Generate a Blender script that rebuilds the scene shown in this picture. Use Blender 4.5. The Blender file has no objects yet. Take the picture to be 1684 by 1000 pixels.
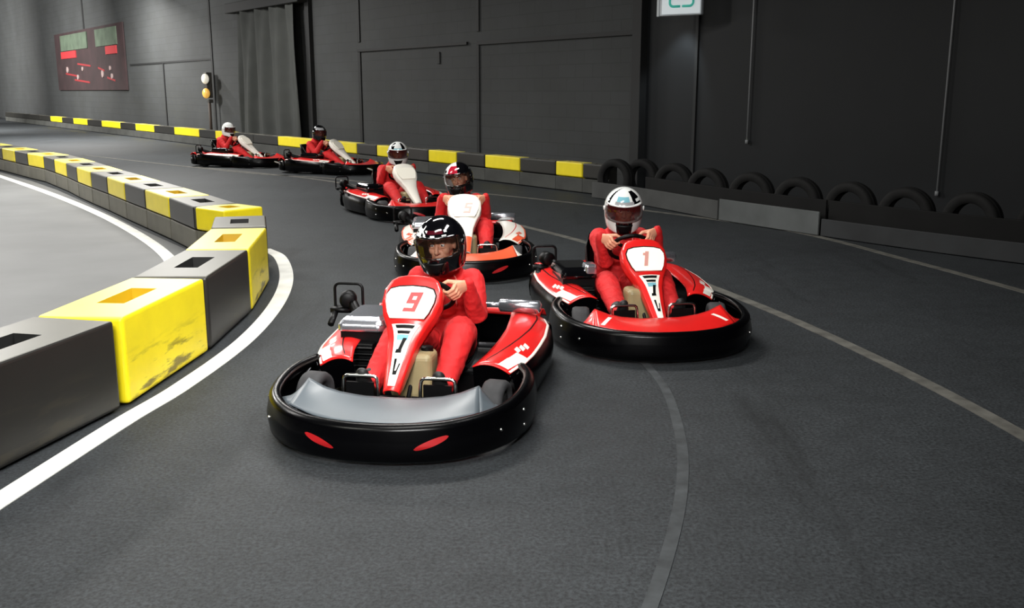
import bpy, math, random
import numpy as np
from mathutils import Vector, Matrix, noise as mnoise
from mathutils.bvhtree import BVHTree

random.seed(7)
S = bpy.context.scene
COL = S.collection
PI = math.pi

# ------------------------------------------------------------------ helpers
def lin(c):
    c = c / 255.0
    return c / 12.92 if c <= 0.04045 else ((c + 0.055) / 1.055) ** 2.4

def rgb(r, g, b):
    return (lin(r), lin(g), lin(b), 1.0)

def V(*a):
    return np.array(a, float)

def unit(v):
    v = np.asarray(v, float)
    return v / (np.linalg.norm(v) + 1e-12)

def catmull(pts, n):
    """smooth curve through pts, resampled to n points evenly by length"""
    P = [np.asarray(p, float) for p in pts]
    P = [2 * P[0] - P[1]] + P + [2 * P[-1] - P[-2]]
    out = []
    for i in range(1, len(P) - 2):
        for k in range(16):
            t = k / 16
            a, b, c, d = P[i - 1], P[i], P[i + 1], P[i + 2]
            out.append(0.5 * ((2 * b) + (-a + c) * t + (2 * a - 5 * b + 4 * c - d) * t * t + (-a + 3 * b - 3 * c + d) * t ** 3))
    out.append(P[-2])
    out = np.array(out)
    L = np.r_[0, np.cumsum(np.linalg.norm(np.diff(out, axis=0), axis=1))]
    u = np.linspace(0, L[-1], n)
    return np.stack([np.interp(u, L, out[:, k]) for k in range(out.shape[1])], 1)

class MB:
    def __init__(self):
        self.v, self.f, self.m = [], [], []
    def add(self, vs, fs, mi=0):
        o = len(self.v)
        self.v += [tuple(map(float, p)) for p in vs]
        self.f += [tuple(i + o for i in f) for f in fs]
        self.m += [mi] * len(fs)
    def loft(self, rings, closed=True, cap=True, mi=0):
        n = len(rings[0]); vs = [p for r in rings for p in r]; fs = []
        for i in range(len(rings) - 1):
            for j in range(n if closed else n - 1):
                k = (j + 1) % n
                fs.append((i * n + j, i * n + k, (i + 1) * n + k, (i + 1) * n + j))
        if cap and closed:
            fs.append(tuple(range(n - 1, -1, -1)))
            fs.append(tuple((len(rings) - 1) * n + j for j in range(n)))
        self.add(vs, fs, mi)
    def tube(self, pts, r, n=10, mi=0, side=None, r2=None, loop=False):
        """r: one radius or a list; r2: radii across 'side' direction's normal"""
        P = [np.asarray(p, float) for p in pts]; N = len(P)
        rs = [r] * N if np.isscalar(r) else list(r)
        r2s = rs if r2 is None else ([r2] * N if np.isscalar(r2) else list(r2))
        rings = []; prev = None
        for i in range(N):
            if loop: t = unit(P[(i + 1) % N] - P[i - 1])
            else: t = unit(P[min(i + 1, N - 1)] - P[max(i - 1, 0)])
            if side is not None: a = np.asarray(side, float)
            elif prev is not None: a = prev
            else: a = V(0, 0, 1) if abs(t[2]) < .9 else V(0, 1, 0)
            a = unit(a - t * np.dot(a, t)); b = np.cross(t, a); prev = a
            rings.append([P[i] + a * rs[i] * math.cos(2 * PI * k / n) + b * r2s[i] * math.sin(2 * PI * k / n) for k in range(n)])
        if loop:
            rings.append(rings[0]); self.loft(rings, True, False, mi)
        else: self.loft(rings, True, True, mi)
    def capsule(self, pts, rs, n=14, side=None, r2=None):
        """tube with rounded ends"""
        P = [np.asarray(p, float) for p in pts]; rs = list(rs); r2 = rs[:] if r2 is None else list(r2)
        t0, t1 = unit(P[0] - P[1]), unit(P[-1] - P[-2])
        k = [(.5, .866), (.85, .527), (.985, .17)]
        a = [(P[0] + t0 * rs[0] * h, rs[0] * w, r2[0] * w) for h, w in reversed(k)]
        c = [(P[-1] + t1 * rs[-1] * h, rs[-1] * w, r2[-1] * w) for h, w in k]
        allp = a + [(p, x, y) for p, x, y in zip(P, rs, r2)] + c
        self.tube([q[0] for q in allp], [q[1] for q in allp], n, 0, side, [q[2] for q in allp])
    def box(self, c, s, mi=0, R=None):
        c = np.asarray(c, float); h = np.asarray(s, float) / 2
        vs = []
        for x in (-1, 1):
            for y in (-1, 1):
                for z in (-1, 1):
                    p = V(x, y, z) * h
                    if R is not None: p = np.array(R) @ p
                    vs.append(c + p)
        self.add(vs, [(0, 1, 3, 2), (4, 6, 7, 5), (0, 4, 5, 1), (2, 3, 7, 6), (0, 2, 6, 4), (1, 5, 7, 3)], mi)
    def ell(self, c, r, R=None, nu=18, nv=12, mi=0):
        vs = []; c = np.asarray(c, float); r = np.asarray(r, float)
        fs = []
        for i in range(1, nv):
            e = PI * i / nv
            for j in range(nu):
                a = 2 * PI * j / nu
                vs.append(V(math.sin(e) * math.cos(a), math.sin(e) * math.sin(a), math.cos(e)))
        vs += [V(0, 0, 1), V(0, 0, -1)]; T, B = len(vs) - 2, len(vs) - 1
        for i in range(nv - 2):
            for j in range(nu):
                k = (j + 1) % nu
                fs.append((i * nu + j, (i + 1) * nu + j, (i + 1) * nu + k, i * nu + k))
        for j in range(nu):
            k = (j + 1) % nu
            fs.append((T, j, k)); fs.append((B, (nv - 2) * nu + k, (nv - 2) * nu + j))
        out = []
        for p in vs:
            q = p * r
            if R is not None: q = np.array(R) @ q
            out.append(c + q)
        self.add(out, fs, mi)
    def lathe(self, prof, c, ax, n=28, mi=0, closed=False):
        """prof: (radius, along axis)"""
        ax = unit(ax); c = np.asarray(c, float)
        a = unit(np.cross(ax, V(0, 0, 1) if abs(ax[2]) < .9 else V(1, 0, 0))); b = np.cross(ax, a)
        pr = list(prof) + ([prof[0]] if closed else [])
        rings = [[c + ax * h + (a * math.cos(2 * PI * k / n) + b * math.sin(2 * PI * k / n)) * max(r, 1e-4) for k in range(n)] for r, h in pr]
        self.loft(rings, True, not closed, mi)
    def grid(self, fn, us, vs_, mi=0, mifn=None):
        us, vs_ = list(us), list(vs_)
        P = [fn(u, v) for u in us for v in vs_]; n = len(vs_)
        if mifn is None:
            self.add(P, [(i * n + j, i * n + j + 1, (i + 1) * n + j + 1, (i + 1) * n + j) for i in range(len(us) - 1) for j in range(n - 1)], mi)
        else:
            o = len(self.v); self.v += [tuple(map(float, p)) for p in P]
            for i in range(len(us) - 1):
                for j in range(n - 1):
                    self.f.append((o + i * n + j, o + i * n + j + 1, o + (i + 1) * n + j + 1, o + (i + 1) * n + j))
                    self.m.append(mifn((us[i] + us[i + 1]) / 2, (vs_[j] + vs_[j + 1]) / 2))
    def poly(self, pts, nrm, th, mi=0):
        """n-gon plate of thickness th towards nrm"""
        n = len(pts); nrm = np.asarray(nrm, float)
        self.loft([[np.asarray(p, float) for p in pts], [np.asarray(p, float) + nrm * th for p in pts]], True, True, mi)
    def mesh(self, name, smooth=True, recalc=True):
        me = bpy.data.meshes.new(name)
        me.from_pydata(self.v, [], self.f)
        me.polygons.foreach_set('material_index', self.m)
        me.polygons.foreach_set('use_smooth', [smooth] * len(self.f))
        if recalc:
            import bmesh
            bm = bmesh.new(); bm.from_mesh(me); bmesh.ops.recalc_face_normals(bm, faces=bm.faces); bm.to_mesh(me); bm.free()
        me.update()
        return me

def setmats(o, mats):
    me = o.data
    if not isinstance(mats, (list, tuple)): mats = [mats]
    while len(me.materials) < len(mats): me.materials.append(None)
    for i, m in enumerate(mats):
        o.material_slots[i].link = 'OBJECT'; o.material_slots[i].material = m

def link(name, me, mats, parent=None, loc=None, rz=0):
    o = bpy.data.objects.new(name, me); COL.objects.link(o)
    setmats(o, mats)
    if parent is not None: o.parent = parent
    if loc is not None: o.location = loc
    if rz: o.rotation_euler = (0, 0, rz)
    return o

def empty(name, loc, rz=0):
    o = bpy.data.objects.new(name, None); COL.objects.link(o)
    o.empty_display_size = .2; o.location = loc; o.rotation_euler = (0, 0, rz)
    return o

def tag(o, label=None, cat=None, group=None, kind=None):
    if label: o['label'] = label
    if cat: o['category'] = cat
    if group: o['group'] = group
    if kind: o['kind'] = kind
    return o

def bevel(o, w, seg=2, ang=.6):
    m = o.modifiers.new('bevel', 'BEVEL'); m.width = w; m.segments = seg; m.limit_method = 'ANGLE'; m.angle_limit = ang
    return o

def solid(o, t, off=0):
    m = o.modifiers.new('solid', 'SOLIDIFY'); m.thickness = t; m.offset = off
    return o

def remesh(mb, voxel, smooth=4, name='skin', fac=.5):
    me = mb.mesh(name)
    o = bpy.data.objects.new('tmp', me); COL.objects.link(o)
    r = o.modifiers.new('r', 'REMESH'); r.mode = 'VOXEL'; r.voxel_size = voxel; r.use_smooth_shade = True
    s = o.modifiers.new('s', 'SMOOTH'); s.factor = fac; s.iterations = smooth
    dg = bpy.context.evaluated_depsgraph_get(); dg.update()
    out = bpy.data.meshes.new_from_object(o.evaluated_get(dg))
    bpy.data.objects.remove(o); bpy.data.meshes.remove(me)
    out.name = name
    out.polygons.foreach_set('use_smooth', [True] * len(out.polygons))
    return out

# ------------------------------------------------------------------ materials
def mat(name, col, rough=.5, metal=0, var=0, vscale=8, bump=0, bscale=60, spec=.5, emit=0, alpha=1, coat=0):
    m = bpy.data.materials.new(name); m.use_nodes = True
    nt = m.node_tree; b = nt.nodes['Principled BSDF']
    b.inputs['Base Color'].default_value = col
    b.inputs['Roughness'].default_value = rough
    b.inputs['Metallic'].default_value = metal
    b.inputs['Specular IOR Level'].default_value = spec
    b.inputs['Alpha'].default_value = alpha
    b.inputs['Coat Weight'].default_value = coat
    b.inputs['Coat Roughness'].default_value = .08
    if emit:
        b.inputs['Emission Color'].default_value = col; b.inputs['Emission Strength'].default_value = emit
    tc = nt.nodes.new('ShaderNodeTexCoord')
    if var:
        n = nt.nodes.new('ShaderNodeTexNoise'); n.inputs['Scale'].default_value = vscale; n.inputs['Detail'].default_value = 5
        nt.links.new(tc.outputs['Object'], n.inputs['Vector'])
        r = nt.nodes.new('ShaderNodeValToRGB')
        r.color_ramp.elements[0].position = .3; r.color_ramp.elements[1].position = .7
        r.color_ramp.elements[0].color = tuple(c * (1 - var) for c in col[:3]) + (1,)
        r.color_ramp.elements[1].color = tuple(min(1, c * (1 + var)) for c in col[:3]) + (1,)
        nt.links.new(n.outputs['Fac'], r.inputs['Fac']); nt.links.new(r.outputs['Color'], b.inputs['Base Color'])
    if bump:
        n = nt.nodes.new('ShaderNodeTexNoise'); n.inputs['Scale'].default_value = bscale; n.inputs['Detail'].default_value = 4
        nt.links.new(tc.outputs['Object'], n.inputs['Vector'])
        bp = nt.nodes.new('ShaderNodeBump'); bp.inputs['Strength'].default_value = bump; bp.inputs['Distance'].default_value = .01
        nt.links.new(n.outputs['Fac'], bp.inputs['Height']); nt.links.new(bp.outputs['Normal'], b.inputs['Normal'])
    return m

M = dict(
    black_plastic=mat('black_plastic', rgb(2, 2, 3), .26, spec=.16),
    black_satin=mat('black_satin', rgb(4, 4, 5), .45, var=.2, spec=.18),
    black_gloss=mat('black_gloss', rgb(6, 6, 8), .08, coat=.6),
    rubber=mat('tyre_rubber', rgb(44, 44, 46), .75, var=.25, vscale=20),
    red=mat('red_bodywork', rgb(214, 30, 28), .28, var=.06, vscale=6, coat=.3),
    flash_red=mat('deep_red_marker', rgb(160, 20, 24), .4),
    orange=mat('orange_red_bodywork', rgb(228, 92, 58), .3, coat=.3),
    white=mat('white_bodywork', rgb(236, 232, 222), .3, coat=.2),
    plate=mat('number_plate_white', rgb(250, 246, 232), .4),
    digit=mat('number_red', rgb(206, 66, 66), .4),
    digit_pale=mat('number_pale_red', rgb(206, 148, 138), .4),
    grey_insert=mat('grey_nose_plastic', rgb(80, 88, 94), .38, var=.12, vscale=3),
    silver=mat('brushed_silver', rgb(196, 200, 208), .22, metal=.9),
    steel=mat('bright_steel', rgb(205, 205, 200), .2, metal=1),
    dark_steel=mat('dark_steel', rgb(60, 60, 62), .35, metal=.8),
    tank=mat('fuel_tank_beige', rgb(150, 136, 100), .4, var=.15, vscale=6),
    suit=mat('red_race_suit', rgb(196, 23, 26), .75, var=.14, vscale=9, bump=.5, bscale=28),
    piping=mat('pale_piping', rgb(226, 130, 124), .7),
    skin=mat('skin', rgb(216, 152, 122), .5, var=.06, vscale=20),
    shoe=mat('black_shoe', rgb(14, 14, 15), .55),
    eye=mat('eye_white', rgb(230, 226, 220), .2),
    iris=mat('dark_iris', rgb(30, 20, 14), .15),
    brow=mat('dark_eyebrow', rgb(48, 30, 22), .8),
    h_black=mat('helmet_black', rgb(5, 5, 7), .06, coat=1),
    h_white=mat('helmet_white', rgb(222, 224, 222), .15, coat=.6),
    h_red=mat('helmet_red', rgb(160, 24, 44), .15, coat=.6),
    h_blue=mat('helmet_pale_blue', rgb(120, 176, 190), .15, coat=.6),
    h_maroon=mat('helmet_maroon', rgb(62, 10, 20), .1, coat=.8),
    h_grey=mat('helmet_grey', rgb(150, 150, 152), .2, coat=.5),
    visor=mat('visor_smoke_brown', rgb(40, 26, 20), .05, alpha=.35, coat=.5),
    visor_dark=mat('visor_dark_red', rgb(52, 12, 14), .06, alpha=.72, coat=.5),
    line=mat('white_floor_paint', rgb(214, 214, 208), .6, var=.12, vscale=5),
    line_worn=mat('worn_floor_paint', rgb(92, 91, 86), .75, spec=.25, var=.35, vscale=7),
    line_faint=mat('faint_floor_paint', rgb(60, 63, 65), .75, var=.35, vscale=9, spec=.25),
    concrete=mat('grey_barrier_base', rgb(92, 90, 80), .7, var=.2, vscale=3),
    concrete_dark=mat('dark_barrier_base', rgb(54, 55, 52), .8, var=.25, vscale=3),
    inner_floor=mat('pale_inner_floor', rgb(104, 105, 105), .6, spec=.3, var=.10, vscale=1.2, bump=.1, bscale=40),  # paler base colour than the track floor
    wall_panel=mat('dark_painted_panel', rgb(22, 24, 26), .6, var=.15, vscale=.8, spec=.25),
    sign_white=mat('sign_lit_white', rgb(214, 222, 226), .4, emit=.35),
    sign_case=mat('sign_case', rgb(200, 206, 210), .4),
    sign_green=mat('sign_lit_green', rgb(62, 176, 158), .4, emit=.3),
    cable=mat('cable_grey', rgb(120, 122, 124), .6),
    dark_trim=mat('dark_wall_joint', rgb(16, 17, 18), .7),
    curtain=mat('charcoal_curtain', rgb(52, 54, 52), .9, var=.15, vscale=2),
    belt=mat('grey_conveyor_belt', rgb(56, 57, 56), .75, var=.25, vscale=2.5),
    belt_black=mat('black_conveyor_belt', rgb(12, 12, 12), .7, var=.3, vscale=2.5, spec=.2),
    belt_light=mat('pale_conveyor_belt', rgb(76, 79, 79), .75, var=.2, vscale=2.5),
    belt_dark=mat('dark_conveyor_belt', rgb(32, 34, 36), .75, var=.3, vscale=2.5),
    old_tyre=mat('old_tyre_rubber', rgb(16, 16, 16), .8, var=.3, spec=.3, vscale=12),
    lamp_white=mat('lamp_lit_white', rgb(225, 220, 205), .3, emit=.5),
    lamp_amber=mat('lamp_lit_amber', rgb(230, 176, 84), .3, emit=.55),
    housing=mat('lamp_housing', rgb(44, 42, 38), .6),
    post=mat('rusty_post', rgb(62, 50, 42), .7),
    banner=mat('banner_dark_maroon', rgb(38, 22, 24), .8, var=.35, vscale=1.2),
    banner_red=mat('banner_red', rgb(150, 36, 40), .7),
    banner_green=mat('banner_green', rgb(66, 78, 64), .8, var=.3, vscale=1.5),
    banner_bar=mat('banner_dull_red', rgb(120, 30, 34), .7),
    banner_pale=mat('banner_pale', rgb(140, 122, 120), .7),
)

def floor_material():
    m = bpy.data.materials.new('asphalt_track'); m.use_nodes = True
    nt = m.node_tree; b = nt.nodes['Principled BSDF']; N = nt.nodes.new; L = nt.links.new
    tc = N('ShaderNodeTexCoord')
    def noise(scale, detail, rough=.6, vec=None):
        n = N('ShaderNodeTexNoise'); n.inputs['Scale'].default_value = scale; n.inputs['Detail'].default_value = detail
        n.inputs['Roughness'].default_value = rough
        L(vec or tc.outputs['Object'], n.inputs['Vector']); return n
    fine = noise(55, 6, .75); med = noise(6, 6, .65); big = noise(.45, 4)
    mp = N('ShaderNodeMapping'); mp.inputs['Rotation'].default_value = (0, 0, .55); mp.inputs['Scale'].default_value = (2.2, .28, 1)
    L(tc.outputs['Object'], mp.inputs['Vector'])
    scuff = noise(1.3, 5, .6, mp.outputs['Vector'])
    r1 = N('ShaderNodeValToRGB'); r1.color_ramp.elements[0].position = .38; r1.color_ramp.elements[1].position = .62
    r1.color_ramp.elements[0].color = rgb(28, 30, 32); r1.color_ramp.elements[1].color = rgb(58, 62, 65)
    L(fine.outputs['Fac'], r1.inputs['Fac'])
    def mul(a, fac_node, lo, hi, p0=.35, p1=.65):
        r = N('ShaderNodeMapRange'); r.inputs['From Min'].default_value = p0; r.inputs['From Max'].default_value = p1
        r.inputs['To Min'].default_value = lo; r.inputs['To Max'].default_value = hi
        L(fac_node.outputs['Fac'], r.inputs['Value'])
        x = N('ShaderNodeMix'); x.data_type = 'RGBA'; x.blend_type = 'MULTIPLY'; x.inputs['Factor'].default_value = 1
        L(a, x.inputs['A']); L(r.outputs['Result'], x.inputs['B']); return x.outputs['Result']
    c = mul(r1.outputs['Color'], med, .85, 1.1)
    c = mul(c, big, .85, 1.12)
    c = mul(c, scuff, .62, 1.0, .3, .42)
    L(c, b.inputs['Base Color'])
    b.inputs['Roughness'].default_value = .66; b.inputs['Specular IOR Level'].default_value = .28
    bp = N('ShaderNodeBump'); bp.inputs['Strength'].default_value = .35; bp.inputs['Distance'].default_value = .006
    L(fine.outputs['Fac'], bp.inputs['Height']); L(bp.outputs['Normal'], b.inputs['Normal'])
    return m

def wall_material():
    m = bpy.data.materials.new('charcoal_blockwork'); m.use_nodes = True
    nt = m.node_tree; b = nt.nodes['Principled BSDF']; N = nt.nodes.new; L = nt.links.new
    tc = N('ShaderNodeTexCoord')
    mp = N('ShaderNodeMapping'); mp.inputs['Rotation'].default_value = (PI / 2, 0, 0)
    L(tc.outputs['Object'], mp.inputs['Vector'])
    br = N('ShaderNodeTexBrick'); br.inputs['Scale'].default_value = 1; br.inputs['Brick Width'].default_value = .5
    br.inputs['Row Height'].default_value = .25; br.inputs['Mortar Size'].default_value = .008
    br.inputs['Color1'].default_value = rgb(48, 50, 51); br.inputs['Color2'].default_value = rgb(46, 48, 48)
    br.inputs['Mortar'].default_value = rgb(41, 43, 43)
    L(mp.outputs['Vector'], br.inputs['Vector'])
    n = N('ShaderNodeTexNoise'); n.inputs['Scale'].default_value = .6; n.inputs['Detail'].default_value = 6
    L(tc.outputs['Object'], n.inputs['Vector'])
    r = N('ShaderNodeMapRange'); r.inputs['From Min'].default_value = .3; r.inputs['From Max'].default_value = .7
    r.inputs['To Min'].default_value = .82; r.inputs['To Max'].default_value = 1.15
    L(n.outputs['Fac'], r.inputs['Value'])
    x = N('ShaderNodeMix'); x.data_type = 'RGBA'; x.blend_type = 'MULTIPLY'; x.inputs['Factor'].default_value = 1
    L(br.outputs['Color'], x.inputs['A']); L(r.outputs['Result'], x.inputs['B']); L(x.outputs['Result'], b.inputs['Base Color'])
    bp = N('ShaderNodeBump'); bp.inputs['Strength'].default_value = .3; bp.inputs['Distance'].default_value = .01
    L(br.outputs['Fac'], bp.inputs['Height']); bp.invert = True
    L(bp.outputs['Normal'], b.inputs['Normal'])
    b.inputs['Roughness'].default_value = .8
    return m

def barrier_material(name, base, dirt, amount, rough, top_glare):
    """moulded plastic with scuffs: streaks along the block low on its sides"""
    m = bpy.data.materials.new(name); m.use_nodes = True
    nt = m.node_tree; b = nt.nodes['Principled BSDF']; N = nt.nodes.new; L = nt.links.new
    tc = N('ShaderNodeTexCoord'); mp = N('ShaderNodeMapping'); mp.inputs['Scale'].default_value = (1.5, 4, 9)
    L(tc.outputs['Object'], mp.inputs['Vector'])
    n = N('ShaderNodeTexNoise'); n.inputs['Scale'].default_value = 1.6; n.inputs['Detail'].default_value = 6; n.inputs['Roughness'].default_value = .65
    L(mp.outputs['Vector'], n.inputs['Vector'])
    sx = N('ShaderNodeSeparateXYZ'); L(tc.outputs['Object'], sx.inputs['Vector'])
    hz = N('ShaderNodeMapRange'); hz.inputs['From Min'].default_value = .33; hz.inputs['From Max'].default_value = .16
    L(sx.outputs['Z'], hz.inputs['Value'])
    t = N('ShaderNodeMapRange'); t.inputs['From Min'].default_value = .53; t.inputs['From Max'].default_value = .64
    t.inputs['To Max'].default_value = amount
    L(n.outputs['Fac'], t.inputs['Value'])
    mu = N('ShaderNodeMath'); mu.operation = 'MULTIPLY'; L(hz.outputs['Result'], mu.inputs[0]); L(t.outputs['Result'], mu.inputs[1])
    n2 = N('ShaderNodeTexNoise'); n2.inputs['Scale'].default_value = 5; n2.inputs['Detail'].default_value = 4
    L(tc.outputs['Object'], n2.inputs['Vector'])
    r2 = N('ShaderNodeMapRange'); r2.inputs['To Min'].default_value = .86; r2.inputs['To Max'].default_value = 1.1
    L(n2.outputs['Fac'], r2.inputs['Value'])
    x0 = N('ShaderNodeMix'); x0.data_type = 'RGBA'; x0.blend_type = 'MULTIPLY'; x0.inputs['Factor'].default_value = 1
    x0.inputs['A'].default_value = base; L(r2.outputs['Result'], x0.inputs['B'])
    x = N('ShaderNodeMix'); x.data_type = 'RGBA'; x.inputs['B'].default_value = dirt
    L(mu.outputs['Value'], x.inputs['Factor']); L(x0.outputs['Result'], x.inputs['A'])
    # pale glare painted into the colour of the upward faces
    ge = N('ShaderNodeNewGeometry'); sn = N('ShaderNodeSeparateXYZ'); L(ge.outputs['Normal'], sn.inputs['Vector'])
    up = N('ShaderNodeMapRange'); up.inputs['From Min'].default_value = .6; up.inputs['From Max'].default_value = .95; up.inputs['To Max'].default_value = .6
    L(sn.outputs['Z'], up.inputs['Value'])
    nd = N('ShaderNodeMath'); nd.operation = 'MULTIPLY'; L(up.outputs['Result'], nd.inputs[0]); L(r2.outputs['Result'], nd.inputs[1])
    xd = N('ShaderNodeMix'); xd.data_type = 'RGBA'; xd.inputs['B'].default_value = top_glare
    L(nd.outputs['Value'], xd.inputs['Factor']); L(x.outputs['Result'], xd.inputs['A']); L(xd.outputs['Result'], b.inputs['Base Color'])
    b.inputs['Roughness'].default_value = rough
    return m

M['floor'] = floor_material()
M['wall'] = wall_material()
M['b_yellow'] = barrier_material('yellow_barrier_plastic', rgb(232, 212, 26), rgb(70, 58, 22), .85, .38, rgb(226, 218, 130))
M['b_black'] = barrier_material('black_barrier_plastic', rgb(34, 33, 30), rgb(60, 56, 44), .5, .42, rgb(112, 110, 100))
M['b_hole'] = mat('barrier_hole_dark', rgb(18, 18, 17), .6)
M['b_hole_yellow'] = mat('barrier_hole_yellow', rgb(196, 160, 18), .5)

# ------------------------------------------------------------------ setting
mb = MB(); mb.grid(lambda u, v: V(u, v, 0), np.linspace(-60, 16, 20), np.linspace(-6, 66, 20))
tag(link('floor', mb.mesh('floor', False), M['floor']), kind='structure')
mb = MB(); mb.poly([(x, y, .0002) for x, y in [(-2.75, .2), (-2.62, 3.5), (-2.42, 5.2), (-2.32, 6.5), (-2.36, 7.7), (-2.55, 9.2), (-2.9, 10.1), (-3.7, 10.9), (-5.0, 12.8), (-6.3, 14.8), (-8.2, 17.6), (-9.6, 19.5), (-11.6, 22.0), (-16, 27.4), (-40, 40), (-40, .2)]], V(0, 0, 1), .0015)
tag(link('floor_inner', mb.mesh('floor_inner', False), M['inner_floor']), kind='structure')

W0 = V(2.1, 17.8, 0); WD = V(-.598, .801, 0); WN = V(.801, .598, 0)   # wall line: along WD (away, leftward), WN points behind it
WRZ = math.atan2(WD[1], WD[0])
def wp(s, off=0, z=0):
    return W0 + WD * s + WN * off + V(0, 0, z)
def wall_local(mb, s0, s1, z0, z1, front, back, mi=0):
    """box on the long wall in the wall's own frame (x along it, y: minus = behind)"""
    mb.box(((s0 + s1) / 2, -(front + back) / 2, (z0 + z1) / 2), (s1 - s0, abs(back - front), z1 - z0), mi)
def wobj(name, mb, m, smooth=False):
    return link(name, mb.mesh(name, smooth), m, None, tuple(W0), WRZ)
# wall frame: x = WD, y = rotated +90deg = (-.801,-.598) = towards the track
mb = MB(); wall_local(mb, -.3, 66, 0, 9, 0, .3); tag(wobj('wall_back', mb, M['wall']), kind='structure')
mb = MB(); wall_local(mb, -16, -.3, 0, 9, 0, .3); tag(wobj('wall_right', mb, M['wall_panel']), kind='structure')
mb = MB(); mb.box((-43, 30, 4.5), (.3, 78, 9)); tag(link('wall_left', mb.mesh('wall_left', False), M['wall']), kind='structure')
k = 1
def trim(s0, s1, z0, z1, front=-.03, m='dark_trim'):
    global k
    mb = MB(); wall_local(mb, s0, s1, z0, z1, front, .02)
    tag(wobj('trim_%d' % k, mb, M[m]), kind='structure'); k += 1
trim(10.0, 10.13, 0, 2.8); trim(10.0, 10.13, 2.98, 9)
trim(4.66, 4.76, 0, 2.74); trim(4.66, 4.76, 3.0, 9)
trim(5.1, 10.13, 2.74, 2.80, -.05); trim(-.25, 4.70, 2.72, 2.80, -.05)
trim(-.42, -.2, 0, 9, -.16); trim(12.75, 13.0, 0, 9, -.12)
trim(20.6, 20.75, 0, 9); trim(25.9, 26.0, 0, 2.8); trim(20.75, 30.3, 2.80, 2.86); trim(-1.62, -1.56, 0, 9)
trim(37.2, 37.4, 2.5, 9)

mb = MB(); wall_local(mb, 6.22, 6.32, 2.36, 2.62, -.03, 0)
tag(bevel(wobj('wall_bracket', mb, M['dark_trim']), .008), 'short dark bracket fixed high on the grey block wall', 'bracket')

# curtain with its rail, beside the dark pillar on the left half of the wall
cur = empty('curtain', tuple(wp(15.5, -.25)), WRZ)
mb = MB()
def cf(u, v):
    y = .10 * math.sin(u * 5.2 + .5 * math.sin(v * .9)) + .05 * math.sin(u * 11 + v * .6)
    return V(u + .12 * math.sin(v * .8 + u), y, v)
mb.grid(cf, np.linspace(-2.3, 2.3, 120), np.linspace(.05, 4.2, 24))
solid(link('drape', mb.mesh('drape'), M['curtain'], cur), .012)
mb = MB(); mb.box((0, 0, 4.3), (5.4, .34, .3)); bevel(link('rail', mb.mesh('rail', False), M['dark_trim'], cur), .02)
tag(cur, 'tall charcoal curtain hanging in folds from a dark box rail', 'curtain')

# banner high on the far left of the wall
ban = empty('banner', tuple(wp(37, -.05, 1.8)), WRZ)
mb = MB(); mb.box((0, 0, 1.4), (12.4, .06, 2.8)); link('panel', mb.mesh('panel', False), M['banner'], ban)
for x, w_ in ((-3.6, 3.4), (2.2, 5.2)):
    mb = MB(); mb.box((x, .05, 2.3), (w_, .05, .75)); link('green_field', mb.mesh('green_field', False), M['banner_green'], ban)
for x, w_ in ((-4.3, 1.7), (3.4, 3.0)):
    mb = MB(); mb.box((x, .05, 1.72), (w_, .05, .34)); link('red_field', mb.mesh('red_field', False), M['banner_red'], ban)
for x, z, L_ in ((.6, 1.15, 2.4), (3.2, .72, 2.2), (-2.4, .9, 1.0), (1.2, .4, 2.8), (-3.9, .45, 1.2)):
    mb = MB(); mb.poly([(x - L_ / 2, .03, z - .08), (x + L_ / 2, .03, z + .06), (x + L_ / 2, .03, z + .14), (x - L_ / 2, .03, z)], V(0, 1, 0), .02); link('red_bar', mb.mesh('red_bar', False), M['banner_bar'], ban)
for x, z, r in ((3.9, 1.0, .15), (1.9, .62, .12), (-2.6, .72, .16), (-4.1, .6, .12), (-3.9, .95, .1), (.9, 1.0, .1)):
    mb = MB(); mb.lathe([(r, 0), (r, .04)], (x, .03, z), (0, 1, 0), 14); link('pale_spot', mb.mesh('pale_spot', False), M['banner_pale'], ban)
tag(ban, 'dark maroon and red banner with pale spots mounted high on wall', 'banner')

# emergency sign (its lower part is in the picture)
sg = empty('emergency_sign', tuple(wp(-1.66, -.5, 2.93)), WRZ + PI + .35)
mb = MB(); mb.box((0, .03, .26), (.72, .10, .52)); bevel(link('case', mb.mesh('case', False), M['sign_case'], sg), .02, 3)
mb = MB(); mb.box((.02, -.03, .26), (.66, .03, .48)); bevel(link('lit_face', mb.mesh('lit_face', False), M['sign_white'], sg), .012, 3)
mb = MB()
def rr(w, h, r, n=6):
    out = []
    for cx, cy, a0 in ((w - r, h - r, 0), (-w + r, h - r, 90), (-w + r, -h + r, 180), (w - r, -h + r, 270)):
        for q in range(n + 1):
            a = math.radians(a0 + 90 * q / n); out.append((cx + r * math.cos(a), cy + r * math.sin(a)))
    return out
ring = rr(.2, .13, .06)
# rounded outline with a gap in the middle of its lower side
seq = ring[21:] + ring[:21]
path = [(.02, -.13)] + seq[0:0] + [p for p in (ring[21:28] + ring[0:21])] + [(-.02, -.13)]
mb.tube([(.03 + x, -.05, .27 + z) for x, z in path], .02, 8)
link('green_outline', mb.mesh('green_outline'), M['sign_green'], sg)
mb = MB(); mb.box((-.43, .1, .25), (.05, .06, .5)); bevel(link('side_bracket', mb.mesh('side_bracket', False), M['sign_case'], sg), .015, 3)
mb = MB(); mb.tube([(0, .05, .5), (0, .05, .9), (0, .45, .9)], .025); link('arm', mb.mesh('arm'), M['dark_steel'], sg)
tag(sg, 'lit white emergency sign with green rounded outline high on wall', 'sign')

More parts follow.
